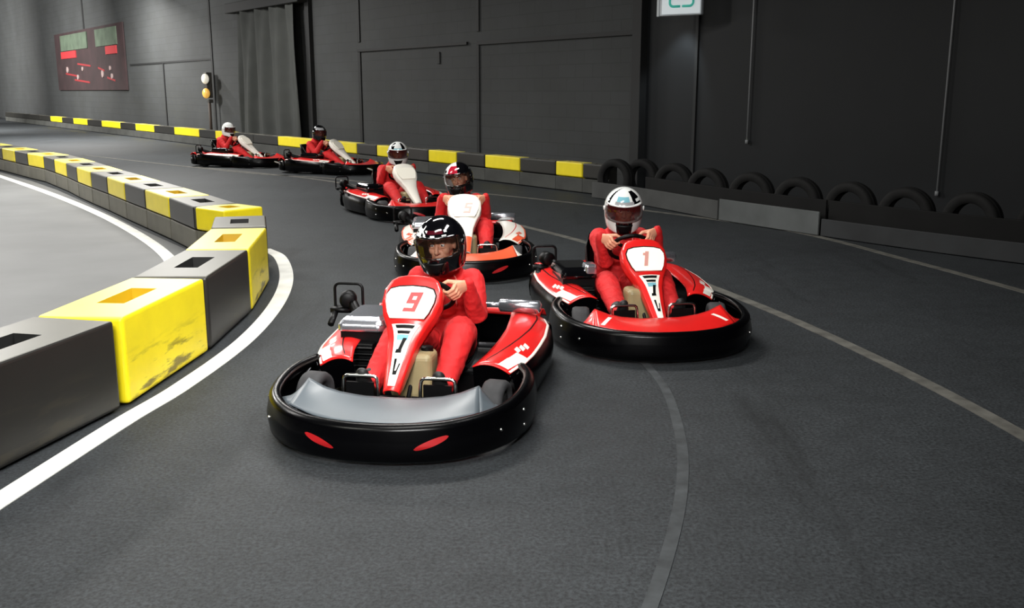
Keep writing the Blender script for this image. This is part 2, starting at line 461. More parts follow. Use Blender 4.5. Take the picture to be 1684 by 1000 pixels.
# drop cables on the right half of the wall
def cable(s, z0, label):
    mb = MB(); mb.tube([(s, .04, 6.1), (s, .04, 3), (s, .04, z0)], .014, 8)
    mb.box((s, .04, z0), (.04, .04, .06))
    tag(wobj('wall_cable', mb, M['cable'], True), label, 'cable', 'cables dropping down the dark wall')
cable(-2.75, .97, 'thin grey cable running down dark wall right of the sign')
cable(-6.0, .42, 'thin cable dropping down the darkest right end of wall')

# signal lamp on a post behind the far barrier
sl = empty('signal_light', tuple(wp(20.4, -.3)), WRZ)
mb = MB(); mb.tube([(0, 0, 0), (0, 0, 1.45)], .05); link('post', mb.mesh('post'), M['post'], sl)
mb = MB(); mb.box((.12, -.03, 1.95), (.3, .2, .85)); mb.box((0, -.03, 1.42), (.16, .16, .12)); bevel(link('housing', mb.mesh('housing', False), M['housing'], sl), .02)
mb = MB(); mb.ell((-.06, .12, 2.16), (.17, .12, .17)); link('white_lamp', mb.mesh('white_lamp'), M['lamp_white'], sl)
mb = MB(); mb.ell((-.06, .12, 1.68), (.17, .12, .17)); link('amber_lamp', mb.mesh('amber_lamp'), M['lamp_amber'], sl)
tag(sl, 'small signal post with white lamp above amber lamp', 'signal')

# ------------------------------------------------------------------ floor lines
def strip(name, pts, w, m, label, z=.004, n=90):
    P = catmull([(x, y) for x, y in pts], n)
    T = np.gradient(P, axis=0); T /= np.linalg.norm(T, axis=1)[:, None]
    Nn = np.stack([-T[:, 1], T[:, 0]], 1)
    mb = MB(); a, b = P + Nn * w / 2, P - Nn * w / 2
    top = [[(a[i][0], a[i][1], z), (b[i][0], b[i][1], z), (b[i][0], b[i][1], .0005), (a[i][0], a[i][1], .0005)] for i in range(n)]
    mb.loft(top, True, True)
    tag(link(name, mb.mesh(name, False), M[m]), label, 'floor line')
strip('painted_line', [(-2.36, 3.0), (-2.24, 3.98), (-2.11, 5.0), (-2.0, 5.67), (-1.92, 6.77), (-1.98, 8.0), (-2.17, 9.2), (-2.5, 10.35), (-2.8, 10.9)], .13, 'line', 'bright white curved line along the track side of the near barrier')
strip('painted_line', [(-15, 26), (-10.77, 20.57), (-7.6, 16.38), (-5.23, 12.95), (-3.62, 10.17), (-3.2, 8.6)], .14, 'line', 'white line on the inner side of the long receding barrier')
strip('painted_line', [(-12, 27.5), (-6.0, 21.6), (-3.9, 20.2), (-2.0, 18.3), (-.3, 16.85), (1.14, 15.42), (2.31, 14.2), (3.6, 12.3), (4.21, 10.1), (4.57, 8.51), (4.95, 6.5)], .10, 'line_worn', 'thin outer white line curving in front of tyres and conveyor belt')
strip('painted_line', [(-7.5, 23.2), (-3.98, 19.85), (-1.9, 16.7), (-.27, 13.59), (1.0, 11.12), (1.89, 8.51), (2.38, 6.6), (2.66, 4.76), (2.7, 3)], .10, 'line_worn', 'worn pale line across the track passing behind the right kart')
strip('painted_line', [(.86, 6.3), (.92, 5.6), (.87, 4.76), (.77, 4.13), (.62, 3.53), (.42, 2.9), (.2, 2.3)], .055, 'line_faint', 'faint worn line on the asphalt nearest the camera')

# ------------------------------------------------------------------ barriers
def block_meshes(L, W=.25):
    """x along the block, +y = full-height face, -y = half-height face over the grey base"""
    Hh = .52
    prof = [(W, .015), (W, Hh), (-W, Hh), (-W, .27), (-W + .06, .27), (-W + .06, .015)]
    mb = MB(); x0, x1 = -L / 2 + .012, L / 2 - .012
    a = [(x0, y, z) for y, z in prof]; b = [(x1, y, z) for y, z in prof]; n = len(prof)
    hx, hy, d = L * .19, W * .34, .14
    fs = [(i, (i + 1) % n, n + (i + 1) % n, n + i) for i in range(n) if i != 1]
    fs += [tuple(range(n)), tuple(range(2 * n - 1, n - 1, -1))]
    mb.add(a + b, fs)
    o = [(x0, W, Hh), (x1, W, Hh), (x1, -W, Hh), (x0, -W, Hh)]
    h = [(-hx, hy, Hh), (hx, hy, Hh), (hx, -hy, Hh), (-hx, -hy, Hh)]
    g = [(p[0] * .96, p[1] * .9, Hh - d) for p in h]
    mb.add(o + h, [(i, (i + 1) % 4, 4 + (i + 1) % 4, 4 + i) for i in range(4)])
    me = mb.mesh('shell', False)
    import bmesh
    bm = bmesh.new(); bm.from_mesh(me); bmesh.ops.remove_doubles(bm, verts=bm.verts, dist=1e-4)
    bmesh.ops.recalc_face_normals(bm, faces=bm.faces); bm.to_mesh(me); bm.free()
    mb = MB(); mb.add(h + g, [(i, 4 + i, 4 + (i + 1) % 4, (i + 1) % 4) for i in range(4)] + [(4, 5, 6, 7)])
    hole = mb.mesh('slot', False)
    mb = MB(); mb.box((0, -W + .033, .135), (L - (.03 if W > .2 else .004), .056, .24)); base = mb.mesh('base', False)
    return me, hole, base
BM = {}
def block(cx, cy, ang, L, colour, label, group, base='concrete', W=.25):
    key = (round(L, 2), W)
    if key not in BM: BM[key] = block_meshes(*key)
    sh, ho, ba = BM[key]
    r = empty('barrier_block', (cx, cy, 0), ang)
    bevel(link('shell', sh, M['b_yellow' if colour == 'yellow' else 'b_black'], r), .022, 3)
    link('slot', ho, M['b_hole_yellow' if colour == 'yellow' else 'b_hole'], r)
    bevel(link('base', ba, M[base], r), .01)
    tag(r, label, 'barrier', group)

# near arm: chain of block ends along the full-height (track side) face; block centre lies to the left of it
def blk_between(a, b, side, colour, label, group, th=.25):
    a, b = V(*a), V(*b); d = unit(b - a); L = np.linalg.norm(b - a)
    n = V(-d[1], d[0]) * side          # from the given face towards the block's middle
    c = (a + b) / 2 + n * th
    return c, d, L, n
near = [(-2.62, 3.55), (-2.45, 4.05), (-2.17, 5.24), (-2.07, 6.46), (-2.10, 7.68), (-2.27, 8.95)]
names = [None, ('black', 'black barrier block nearest the camera, cut off by left edge'),
         ('yellow', 'big yellow barrier block with dark scuffs, nearest yellow one'),
         ('black', 'black barrier block between the two nearest yellow blocks'),
         ('yellow', 'yellow barrier block just before the bend of near barrier')]
for i in range(1, 5):
    a, b = near[i], near[i + 1]
    if i == 1: a, b = (-2.46, 4.0), (-2.18, 5.225)
    c, d, L, n = blk_between(a, b, 1, None, None, None)
    block(c[0], c[1], math.atan2(-d[1], -d[0]), round(L - .03, 2), names[i][0], names[i][1], 'near inner barrier blocks')
block(-2.64, 9.38, math.atan2(-.97, .25), .86, 'black', 'black barrier block with open slot at the tip of the bend', 'near inner barrier blocks')
# long receding arm: inner (half-height) face points
arm = [(-3.02, 10.21), (-3.47, 10.58), (-4.05, 11.5), (-4.69, 12.46), (-5.22, 13.25), (-5.79, 14.12), (-6.33, 14.93), (-7.0, 15.9), (-7.72, 17.05), (-8.4, 18.05), (-9.0, 18.95), (-9.75, 19.85), (-11.4, 21.9), (-16, 27.5)]
P = catmull(arm[1:], 400); Ls = np.r_[0, np.cumsum(np.linalg.norm(np.diff(P, axis=0), axis=1))]
def at_len(s): return (np.interp(s, Ls, P[:, 0]), np.interp(s, Ls, P[:, 1]))
ordn = ['first', 'second', 'third', 'fourth', 'fifth', 'sixth', 'seventh', 'eighth', 'ninth', 'tenth', 'eleventh', 'twelfth']
c, d, L, n = blk_between(arm[0], arm[1], -1, None, None, None)
block(c[0], c[1], math.atan2(d[1], d[0]) + PI, .56, 'yellow', 'pale yellow barrier block right behind the tip of the bend', 'receding inner barrier blocks')
step = 1.14; i = 0; s = 0.0; cnt = {'yellow': 0, 'black': 0}
while s < 15.5:
    a, b = at_len(s), at_len(s + step)
    c, d, L, n = blk_between(a, b, -1, None, None, None)
    colr = 'black' if i % 2 == 0 else 'yellow'
    block(c[0], c[1], math.atan2(d[1], d[0]) + PI, 1.14, colr, '%s %s block beyond the bend in the long receding inner barrier' % (ordn[cnt[colr]], colr), 'receding inner barrier blocks')
    cnt[colr] += 1; s += step; i += 1

# far row in front of the wall: half-height face towards the track
R0 = V(1.62, 16.57); RD = V(-.598, .801); RN = V(.801, .598)
edges = [(12.02, 12.66, 'black'), (12.66, 13.40, 'yellow'), (13.40, 14.47, 'black'), (14.47, 15.62, 'yellow'), (15.62, 16.64, 'black'), (16.64, 17.73, 'yellow'),
         (17.73, 19.0, 'black'), (19.0, 20.0, 'yellow'), (20.0, 21.0, 'black'), (21.0, 23.3, 'yellow'), (23.3, 25.65, 'yellow'), (25.65, 27.4, 'black'), (27.4, 29.1, 'black'),
         (29.1, 30.5, 'yellow'), (30.5, 32.0, 'black'), (32.0, 34.5, 'yellow'), (34.5, 36.8, 'black'), (36.8, 39.1, 'yellow'), (39.1, 41.2, 'black'), (41.2, 44.0, 'yellow'),
         (44.0, 46.4, 'black'), (46.4, 48.9, 'yellow'), (48.9, 51.2, 'black'), (51.2, 53.6, 'yellow'), (53.6, 56, 'black'), (56, 58.4, 'black'), (58.4, 60.8, 'black'), (60.8, 63.2, 'black'), (63.2, 65.6, 'black')]
cnt = {'yellow': 0, 'black': 0}
words_ = ordn + ['thirteenth', 'fourteenth', 'fifteenth', 'sixteenth', 'seventeenth']
for a, b, colr in edges:
    p0 = R0 + RD * (a - 12.0); p1 = R0 + RD * (b - 12.0)
    c, d, L, n = blk_between(p0, p1, -1, None, None, None, .13)
    block(c[0], c[1], math.atan2(d[1], d[0]) + PI, round(b - a, 2), colr, '%s %s block of the barrier along the wall, counting from the tyres' % (words_[cnt[colr]], colr), 'wall barrier blocks', 'concrete_dark', .13)
    cnt[colr] += 1

# tyres standing in a row right of the wall barrier, behind a conveyor belt skirt
mb = MB()
prof = [(.21, -.075), (.235, -.095), (.29, -.10), (.318, -.085), (.33, -.05)]
prof = prof + [(.322, -.02), (.33, -.015), (.33, .015), (.322, .02)] + [(r, -h) for r, h in reversed(prof)] + [(.225, .05), (.225, -.05)]
mb.lathe(prof, (0, 0, .33), (1, 0, 0), 40, 0, True)
tyre_me = mb.mesh('tyre')
tp = [(1.72, 16.2), (2.16, 16.2), (2.53, 15.25), (2.86, 14.25), (3.32, 13.5), (3.74, 12.72), (4.2, 12.05), (4.62, 11.36), (5.12, 10.78), (5.68, 10.22)]
for i, (x, y) in enumerate(tp):
    o = link('tyre', tyre_me, M['old_tyre'], None, (x, y, 0), math.atan2(y, x) * .35 + math.atan2(.52, .85) * .65 + random.uniform(-.1, .1))
    tag(o, '%s upright old tyre right of the wall barrier, behind the belt' % (ordn[i]), 'tyre', 'old tyres standing along the right wall')
def belt(pts, h, m, label, th=.03):
    P = catmull(pts, 24); T = np.gradient(P, axis=0); T /= np.linalg.norm(T, axis=1)[:, None]; Nn = np.stack([-T[:, 1], T[:, 0]], 1)
    mb = MB(); a, b = P + Nn * th / 2, P - Nn * th / 2
    mb.loft([[(a[i][0], a[i][1], .01), (a[i][0], a[i][1], h), (b[i][0], b[i][1], h), (b[i][0], b[i][1], .01)] for i in range(len(P))])
    tag(bevel(link('conveyor_belt', mb.mesh('conveyor_belt', False), M[m]), .006), label, 'belt', 'rubber belt skirts before the tyres')
belt([(1.35, 16.35), (1.75, 15.75), (2.11, 15.1), (2.86, 13.46)], .27, 'belt', 'long grey rubber belt strip in front of the first tyres')
belt([(2.87, 13.42), (3.35, 12.62), (3.79, 11.94)], .30, 'belt_light', 'lightest grey rubber belt panel in the tyre wall')
belt([(3.81, 11.90), (4.35, 11.1), (5.0, 10.25), (5.7, 9.5), (6.8, 8.6)], .22, 'belt_dark', 'dark rubber belt strip at the right end of tyre wall')

o_ = (.10, .06)
for pts_, lab in (([(2.0, 15.25), (2.11, 15.05), (2.86, 13.46), (3.35, 12.62), (3.79, 11.94)], 'taller black rubber belt behind the grey belts, covering the lower tyres'),
                  ([(3.81, 11.90), (4.35, 11.1), (5.0, 10.25), (5.7, 9.5), (6.8, 8.6)], 'taller black rubber belt behind the dark belt at right end')):
    belt([(x + o_[0], y + o_[1]) for x, y in pts_], .44, 'belt_black', lab)

# ------------------------------------------------------------------ karts
KM = {}   # mesh cache of kart parts

BP = [(.30, .60), (.42, .648), (.55, .665), (.72, .655), (.89, .61), (1.045, .51), (1.17, .36), (1.235, .17), (1.25, 0)]
BP = BP + [(x, -y) for x, y in reversed(BP[:-1])]
BN = 120
BPATH = catmull(BP, BN)
_T = np.gradient(BPATH, axis=0); _T /= np.linalg.norm(_T, axis=1)[:, None]
BNRM = np.stack([-_T[:, 1], _T[:, 0]], 1)
if np.dot(BNRM[BN // 2], (1, 0)) < 0: BNRM = -BNRM
def rimz(x): return float(np.interp(x, [.3, .6, .9, 1.25], [.275, .256, .233, .214]))
FO = ([0, .12, .5, .8, .93, 1.0], [0, .034, .046, .034, .028, .006])
def bump_pt(i, f, extra=0):
    i = max(0, min(BN - 1, i)); k0 = int(i); k1 = min(k0 + 1, BN - 1); t = i - k0
    p = BPATH[k0] * (1 - t) + BPATH[k1] * t; n = BNRM[k0] * (1 - t) + BNRM[k1] * t
    zt = rimz(p[0]); o = np.interp(f, *FO) + extra
    return V(p[0] + n[0] * o, p[1] + n[1] * o, .018 + (zt - .018) * f)
def bumper_mesh():
    mb = MB(); rings = []
    for i in range(BN):
        r = [bump_pt(i, f) for f in (0, .06, .12, .3, .5, .65, .8, .87, .93, .98, 1.0)]
        p, n = BPATH[i], BNRM[i]; zt = rimz(p[0])
        for o, z in ((-.012, zt + .004), (-.03, zt - .006), (-.03, zt - .05), (-.012, zt - .06), (-.004, .08), (-.02, .025)):
            r.append(V(p[0] + n[0] * o, p[1] + n[1] * o, z))
        rings.append(r)
    mb.loft(rings); return mb.mesh('bumper')
def mark_mesh(i0, i1, f0, f1):
    mb = MB()
    mb.grid(lambda u, v: bump_pt(i0 + (i1 - i0) * u, f0 + (f1 - f0) * u + .17 * (v - .5) * (.12 + .88 * math.sin(PI * u) ** .5), .004), np.linspace(0, 1, 16), np.linspace(0, 1, 6))
    return mb.mesh('red_flash')
def bolt_mesh(i, f):
    mb = MB(); mb.ell(bump_pt(i, f), (.009, .009, .009), None, 10, 6)
    return mb.mesh('bolt')
BOLTS = ((22, .35), (22, .7), (97, .35), (97, .7), (31, .55), (88, .55))

def nose_mesh(kind, s=1):
    mb = MB()
    def f(u, v):      # u -1..1 across, v 0 front lip .. 1 raised rear edge
        a = abs(u)
        y = .49 * u
        xf = np.interp(abs(y), [0, .2, .33, .49], [1.205, 1.18, 1.115, 1.0]); zf = rimz(xf) - .022
        xr = np.interp(a, [0, .4, .75, 1], [.865, .86, .84, .81]); zr = np.interp(a, [0, .3, .6, .8, 1], [.222, .223, .236, .256, .29])
        t = v
        return V(xf + (xr - xf) * t, y * (1 - .08 * t), zf + (zr - zf) * (t ** 1.4) + .010 * math.sin(PI * t))
    if kind == 'panel':
        mb.grid(f, np.linspace(-1, 1, 41), np.linspace(0, 1, 12))
        mb.grid(lambda u, v: f(u, 1) + V(-.012 * v, 0, -.05 * v), np.linspace(-1, 1, 41), (0, .5, 1))
    elif kind == 'tip':
        def g(u, v):
            b = f(s, v); x = b[0] - .02 * u; y = s * (abs(b[1]) + u * (.125 - .04 * v + (-.03 if v < .2 else 0)))
            return V(x - .10 * u * (1 - v), y, b[2] + (.0 - (b[2] - .19) * min(1, u * 1.2)))
        mb.grid(g, np.linspace(0, 1, 8), np.linspace(0, 1, 8))
    elif kind == 'decal':
        mb.grid(lambda u, v: f(s * (u - .22 * v), v) + V(0, 0, .004), np.linspace(.925, .975, 5), np.linspace(.2, .75, 8))
    return mb.mesh('nose_' + kind)

PX = [-.78, -.70, -.5, -.25, -.04, .12, .25, .36, .43]
PIN = [.37, .375, .40, .415, .41, .40, .385, .36, .34]
POUT = [.555, .60, .648, .662, .652, .638, .612, .575, .54]
PZT = [.30, .335, .345, .335, .325, .318, .31, .298, .285]
def pod_pt(x, v, s, up=0):
    yi, yo, zt = np.interp(x, PX, PIN), np.interp(x, PX, POUT), np.interp(x, PX, PZT)
    y = yi + (yo - yi) * v
    z = zt - .05 * v ** 2.2 - .02 * max(0, .2 - v) * 5 * .4 + .012 * math.sin(PI * v)
    return V(x - .03 * v * (x > .3), s * y, z + up)
def pod_mesh(s):
    mb = MB(); mb.grid(lambda u, v: pod_pt(u, v, s), np.linspace(-.78, .43, 30), np.linspace(0, 1, 10))
    return mb.mesh('side_pod')
def pod_skirt_mesh(s):
    mb = MB()
    def f(u, v):
        p = pod_pt(u, 1, s); n = .03 * math.sin(PI * min(1, v * 1.05)) ** .7
        return V(p[0], p[1] + s * n, p[2] + (.045 - p[2]) * v)
    mb.grid(f, np.linspace(-.78, .43, 30), np.linspace(0, 1, 8))
    mb.grid(lambda u, v: V(pod_pt(.43, u, s)[0] - .01 - .05 * v, pod_pt(.43, u, s)[1], pod_pt(.43, u, s)[2] - .004 + (.09 - .27) * v), np.linspace(0, 1, 8), (0, .5, 1))
    mb.grid(lambda u, v: V(u, pod_pt(u, 0, s)[1], pod_pt(u, 0, s)[2] - .004 - .2 * v), np.linspace(-.7, .4, 16), (0, .5, 1))
    return mb.mesh('pod_skirt')
def pod_stripe_mesh(s):
    mb = MB(); mb.grid(lambda u, v: pod_pt(u, v, s, .003), np.linspace(-.74, .42, 30), np.linspace(.94, 1.0, 4))
    return mb.mesh('edge_stripe')
def pod_line_mesh(s):
    mb = MB()
    def f(u, v):
        x = -.76 + 1.14 * u; w = .72 - .5 * u ** 1.6
        return pod_pt(x, w + .035 * v, s, .004)
    mb.grid(f, np.linspace(0, 1, 24), (0, 1)); return mb.mesh('black_line')
def pod_decal_mesh(s):
    mb = MB()
    mb.grid(lambda u, v: pod_pt(.20 + .21 * u, .62 + .28 * v + .06 * (1 - u), s, .005), np.linspace(0, 1, 8), np.linspace(0, 1, 5))
    for k in range(3):
        mb.grid(lambda u, v: pod_pt(.02 + .05 * k + .05 * u + .03 * v, .68 + .14 * v - .05 * k, s, .005), (0, 1), (0, .5, 1))
    return mb.mesh('pod_decal')

SPN = [(.72, .205, .044, .03), (.68, .238, .050, .05), (.58, .315, .063, .06), (.46, .415, .084, .07), (.385, .48, .116, .08), (.335, .53, .150, .08), (.275, .59, .172, .08), (.215, .65, .170, .07), (.17, .695, .140, .05), (.152, .712, .105, .03)]
SPN = np.array(SPN)
def spine(t):
    return np.array([np.interp(t, range(len(SPN)), SPN[:, k]) for k in range(4)])
def fair_pt(t, v, up=0):
    x, z, hw, d = spine(t); a, b = spine(max(0, t - .5)), spine(min(len(SPN) - 1, t + .5))
    tg = unit(V(b[0] - a[0], 0, b[1] - a[1])); nr = V(tg[2], 0, -tg[0])   # up-forward
    q = min(abs(v), .82) / .82; fold = max(0, abs(v) - .82) / .18
    p = V(x, 0, z) + nr * (.018 * (1 - q * q) - d * fold ** 1.2 + up)
    return p + V(0, math.copysign(hw * (q * .97 + .03 * min(1, fold * 2)), v) if v else 0, 0)
NP = 9
NC = V(.268, 0, .597); NT = unit(V(.17 - .335, 0, .695 - .53)); NN = V(NT[2], 0, -NT[0])   # plate centre, up, normal
def plate_pt(y, s, up): return NC + V(0, y, 0) + NT * s + NN * up
def outline(k, ds=0):
    pts = [(-.098, -.128), (.098, -.128), (.118, -.09), (.138, -.02), (.140, .025), (.122, .062), (.075, .078), (0, .084), (-.075, .078), (-.122, .062), (-.140, .025), (-.138, -.02), (-.118, -.09)]
    return [(y * k, s * k + ds) for y, s in pts]
def fairing_mesh():
    mb = MB(); mb.grid(fair_pt, np.linspace(0, NP, 46), list(np.linspace(-1, -.82, 5)) + list(np.linspace(-.7, .7, 11)) + list(np.linspace(.82, 1, 5)))
    return mb.mesh('front_fairing')
def plate_mesh():
    mb = MB(); mb.poly([plate_pt(y, s, .02) for y, s in outline(1)], NN, .008); return mb.mesh('number_plate', False)
def plate_back_mesh():
    mb = MB(); mb.poly([plate_pt(y, s, .012) for y, s in outline(1.035, .010)], NN, .010); return mb.mesh('plate_surround', False)
def wedge_mesh():
    mb = MB(); mb.grid(lambda t, v: fair_pt(t, v * np.interp(t, [0.4, 2, 3.5, 4.1], [.34, .40, .50, .58]), .004), np.linspace(.5, 4.05, 20), np.linspace(-1, 1, 7)); return mb.mesh('white_wedge')
def low_mesh():
    mb = MB(); mb.grid(lambda t, v: fair_pt(t, v * .8, .006), np.linspace(.1, 2.2, 12), np.linspace(-1, 1, 9)); return mb.mesh('orange_tip')
def glyph_mesh():
    mb = MB()
    def quad(t0, t1, va, vb, vc, vd): mb.grid(lambda u, w: fair_pt(t0 + (t1 - t0) * u, (va + (vb - va) * w) * (1 - u) + (vc + (vd - vc) * w) * u, .007), np.linspace(0, 1, 4), np.linspace(0, 1, 4))
    quad(3.72, 3.95, -.36, .36, -.42, .42); quad(3.35, 3.55, -.28, .28, -.32, .32)
    quad(2.55, 3.05, -.10, .12, .06, .26); quad(2.4, 2.55, -.26, .14, -.2, .12)
    quad(1.55, 2.15, -.14, -.02, -.2, -.02); quad(1.35, 1.55, -.12, .2, -.14, .2); quad(1.5, 1.95, .1, .2, .2, .3)
    return mb.mesh('black_lettering')
def blue_mesh():
    mb = MB(); mb.grid(lambda t, v: fair_pt(t, v * .3, .006), np.linspace(2.95, 3.28, 4), np.linspace(-1, 1, 4)); return mb.mesh('blue_patch')

WC = V(.03, 0, .585); WN_ = unit(V(-.70, 0, .71)); WU = unit(V(.71, 0, .70)); WR = .15
def rim_pt(al, r=WR): return WC + V(0, r * math.sin(al), 0) + WU * r * math.cos(al)
def wheel_mesh():
    mb = MB(); mb.tube([rim_pt(2 * PI * k / 40) for k in range(40)], .015, 10, 0, None, None, True)
    for a in (60, 180, 300): mb.tube([WC - WN_ * .02, rim_pt(math.radians(a))], .013, 8)
    mb.lathe([(.045, -.03), (.045, .005), (.03, .012)], WC, WN_, 20)
    return mb.mesh('steering_wheel')
def column_mesh():
    mb = MB(); mb.tube([WC - WN_ * .02, V(.52, 0, .115)], .012, 10); return mb.mesh('steering_column')
def seat_mesh():
    st = catmull([(.02, .12), (-.12, .075), (-.30, .055), (-.46, .10), (-.545, .25), (-.60, .44), (-.645, .60)], 26)
    T = np.gradient(st, axis=0); T /= np.linalg.norm(T, axis=1)[:, None]
    w = np.interp(np.linspace(0, 1, 26), [0, .2, .5, .75, .9, 1], [.16, .19, .205, .22, .21, .15]); dd = np.interp(np.linspace(0, 1, 26), [0, .25, .5, .75, .92, 1], [.03, .09, .17, .19, .12, .03])
    mb = MB()
    def f(i, v):
        i = int(round(i)); n = V(-T[i][1], 0, T[i][0]); n = -n if (n[0] < 0 and i > 14) or (n[2] < 0 and i <= 14) else n
        q = abs(v); return V(st[i][0], w[i] * math.copysign(min(q, .75) / .75 * .93 + .07 * max(0, q - .75) / .25, v), st[i][1]) + n * (dd[i] * max(0, (q - .55) / .45) ** 1.5)
    mb.grid(f, range(26), np.linspace(-1, 1, 25)); return mb.mesh('seat')
def tank_mesh():
    mb = MB(); mb.box((.385, 0, .215), (.18, .24, .26)); return mb.mesh('fuel_tank', False)
def cap_mesh():
    mb = MB(); mb.lathe([(.035, 0), (.035, .025), (.02, .03)], (.36, .07, .338), (0, 0, 1), 16); return mb.mesh('fuel_cap', False)
def chassis_mesh():
    mb = MB()
    for s in (-1, 1):
        mb.tube(catmull([(-.9, s * .36, .07), (-.4, s * .36, .06), (.1, s * .31, .06), (.6, s * .28, .065), (.86, s * .22, .08)], 14), .016, 10)
        mb.tube([(.6, s * .28, .065), (.58, s * .40, .13)], .016, 8)
        mb.tube([(.92, s * .2, .12), (1.12, s * .3, .12)], .012, 8)
        mb.tube([(.0, s * .32, .07), (.0, s * .60, .1), ], .014, 8); mb.tube([(-.35, s * .36, .07), (-.35, s * .60, .1)], .014, 8)
        mb.tube([(.38, s * .55, .19), (.32, s * .6, .25), (.48, s * .635, .15)], .008, 8)
    for x, y in ((-.85, .36), (-.2, .33), (.3, .3), (.86, .22)): mb.tube([(x, -y, .065), (x, y, .065)], .015, 10)
    mb.tube([(.92, -.2, .12), (.92, .2, .12)], .012, 8); mb.tube([(-.56, -.45, .14), (-.56, .45, .14)], .02, 10)
    for s in (-1, 1): mb.tube([(.52, s * .02, .115), (.56, s * .40, .12)], .007, 8)
    return mb.mesh('chassis_frame')
def pan_mesh():
    mb = MB(); mb.box((.33, 0, .042), (1.06, .56, .008)); return mb.mesh('floor_pan', False)
def engine_mesh():
    mb = MB(); mb.box((-.12, -.40, .24), (.42, .25, .26)); mb.box((.12, -.40, .22), (.10, .19, .18))
    for k in range(5): mb.box((.18, -.40, .15 + .035 * k), (.03, .20, .012))
    return mb.mesh('engine', False)
def ecover_mesh():
    mb = MB(); r = []
    for z, g in ((.365, 1.0), (.40, 1.0), (.43, .9), (.445, .7)):
        r.append([(-.11 + .235 * g * x * (1.0 if x < 0 else .95), -.40 + .14 * g * y, z + .0 * x) for x, y in ((-1, -.9), (-.9, -1), (.9, -1), (1, -.85), (1, .85), (.9, 1), (-.9, 1), (-1, .9))])
    mb.loft(r); return mb.mesh('engine_cover', False)
def scap_mesh():
    mb = MB(); mb.box((.04, -.31, .43), (.14, .09, .09)); return mb.mesh('silver_cap', False)
def canister_mesh():
    mb = MB(); mb.lathe([(.045, 0), (.055, .01), (.055, .09), (.04, .10)], (-.60, -.66, .415), (1, .25, 0), 18)
    mb.tube(catmull([(-.55, -.62, .40), (-.45, -.56, .36), (-.33, -.48, .33)], 8), .032, 10)
    mb.tube([(-.52, -.73, .33), (-.40, -.72, .28)], .022, 8); mb.box((-.56, -.70, .345), (.1, .12, .03))
    return mb.mesh('air_filter')
def hoop_mesh():
    mb = MB(); pts = [(-.62 + .02, -.66 + y, .415 + z) for y, z in rr(.095, .095, .035)]
    mb.tube(pts, .010, 8, 0, None, None, True)
    mb.tube([(-.60, -.62, .325), (-.60, -.55, .2), (-.5, -.4, .1)], .010, 8)
    return mb.mesh('engine_guard')
def exhaust_mesh():
    mb = MB(); mb.lathe([(.02, 0), (.043, .015), (.043, .27), (.02, .285)], (-.64, .30, .392), (.12, 1, 0), 20)
    mb.tube(catmull([(-.64, .31, .392), (-.66, .12, .38), (-.64, -.15, .34), (-.5, -.34, .27), (-.33, -.38, .24)], 14), .018, 10)
    return mb.mesh('exhaust')
def rear_mesh():
    P = catmull([(-.74, .60), (-.86, .56), (-.94, .42), (-.965, .2), (-.97, 0), (-.965, -.2), (-.94, -.42), (-.86, -.56), (-.74, -.60)], 50)
    T = np.gradient(P, axis=0); T /= np.linalg.norm(T, axis=1)[:, None]; n = np.stack([T[:, 1], -T[:, 0]], 1)
    if n[25][0] > 0: n = -n
    mb = MB()
    pr = [(0, .05), (.035, .07), (.045, .15), (.035, .24), (.0, .265), (-.05, .26), (-.06, .24), (-.03, .20), (-.025, .1), (-.03, .06)]
    mb.loft([[(P[i][0] + n[i][0] * o, P[i][1] + n[i][1] * o, z) for o, z in pr] for i in range(50)])
    return mb.mesh('rear_bumper')
def rearcap_mesh():
    mb = MB(); mb.grid(lambda u, v: V(-.90 - .07 * math.cos(u / .5 * 1.2) - .0 + .13 * v, u * (1 - .05 * v), .268 + .05 * math.sin(PI * v) + .02 * v), np.linspace(-.58, .58, 28), np.linspace(0, 1, 8)); return mb.mesh('rear_cover')
def pedal_mesh(s):
    y0, y1 = s * .115, s * .305
    mb = MB(); mb.tube(catmull([(.70, y0, .08), (.70, y0, .20), (.695, y0 + s * .006, .268), (.695, y0 + s * .03, .28), (.695, y1 - s * .03, .28), (.695, y1 - s * .006, .268), (.70, y1, .20), (.70, y1, .10)], 30), .010, 8)
    return mb.mesh('pedal')
def pad_mesh(s):
    mb = MB(); mb.box((.708, s * .21, .175), (.016, .15, .15)); mb.tube([(.71, s * .21, .1), (.66, s * .21, .06)], .01, 8); return mb.mesh('pedal_pad', False)
def tire_mesh(r, w):
    mb = MB(); h = w / 2
    mb.lathe([(r * .48, -h * .8), (r * .75, -h), (r * .93, -h * .92), (r, -h * .62), (r, h * .62), (r * .93, h * .92), (r * .75, h), (r * .48, h * .8)], (0, 0, r), (0, 1, 0), 32, 0, True); return mb.mesh('tire')
def hub_mesh(r, w):
    mb = MB(); h = w / 2
    mb.lathe([(r * .5, -h * .8), (r * .44, -h * .5), (r * .2, -h * .4), (.02, -h * .9), (.015, h * .9), (r * .2, h * .4), (r * .44, h * .5), (r * .5, h * .8)], (0, 0, r), (0, 1, 0), 24); return mb.mesh('hub')

def kp(name, key, fn, mats, parent, **kw):
    if key not in KM: KM[key] = fn()
    o = link(name, KM[key], mats, parent)
    if 'label' in kw: o['label'] = kw['label']
    return o

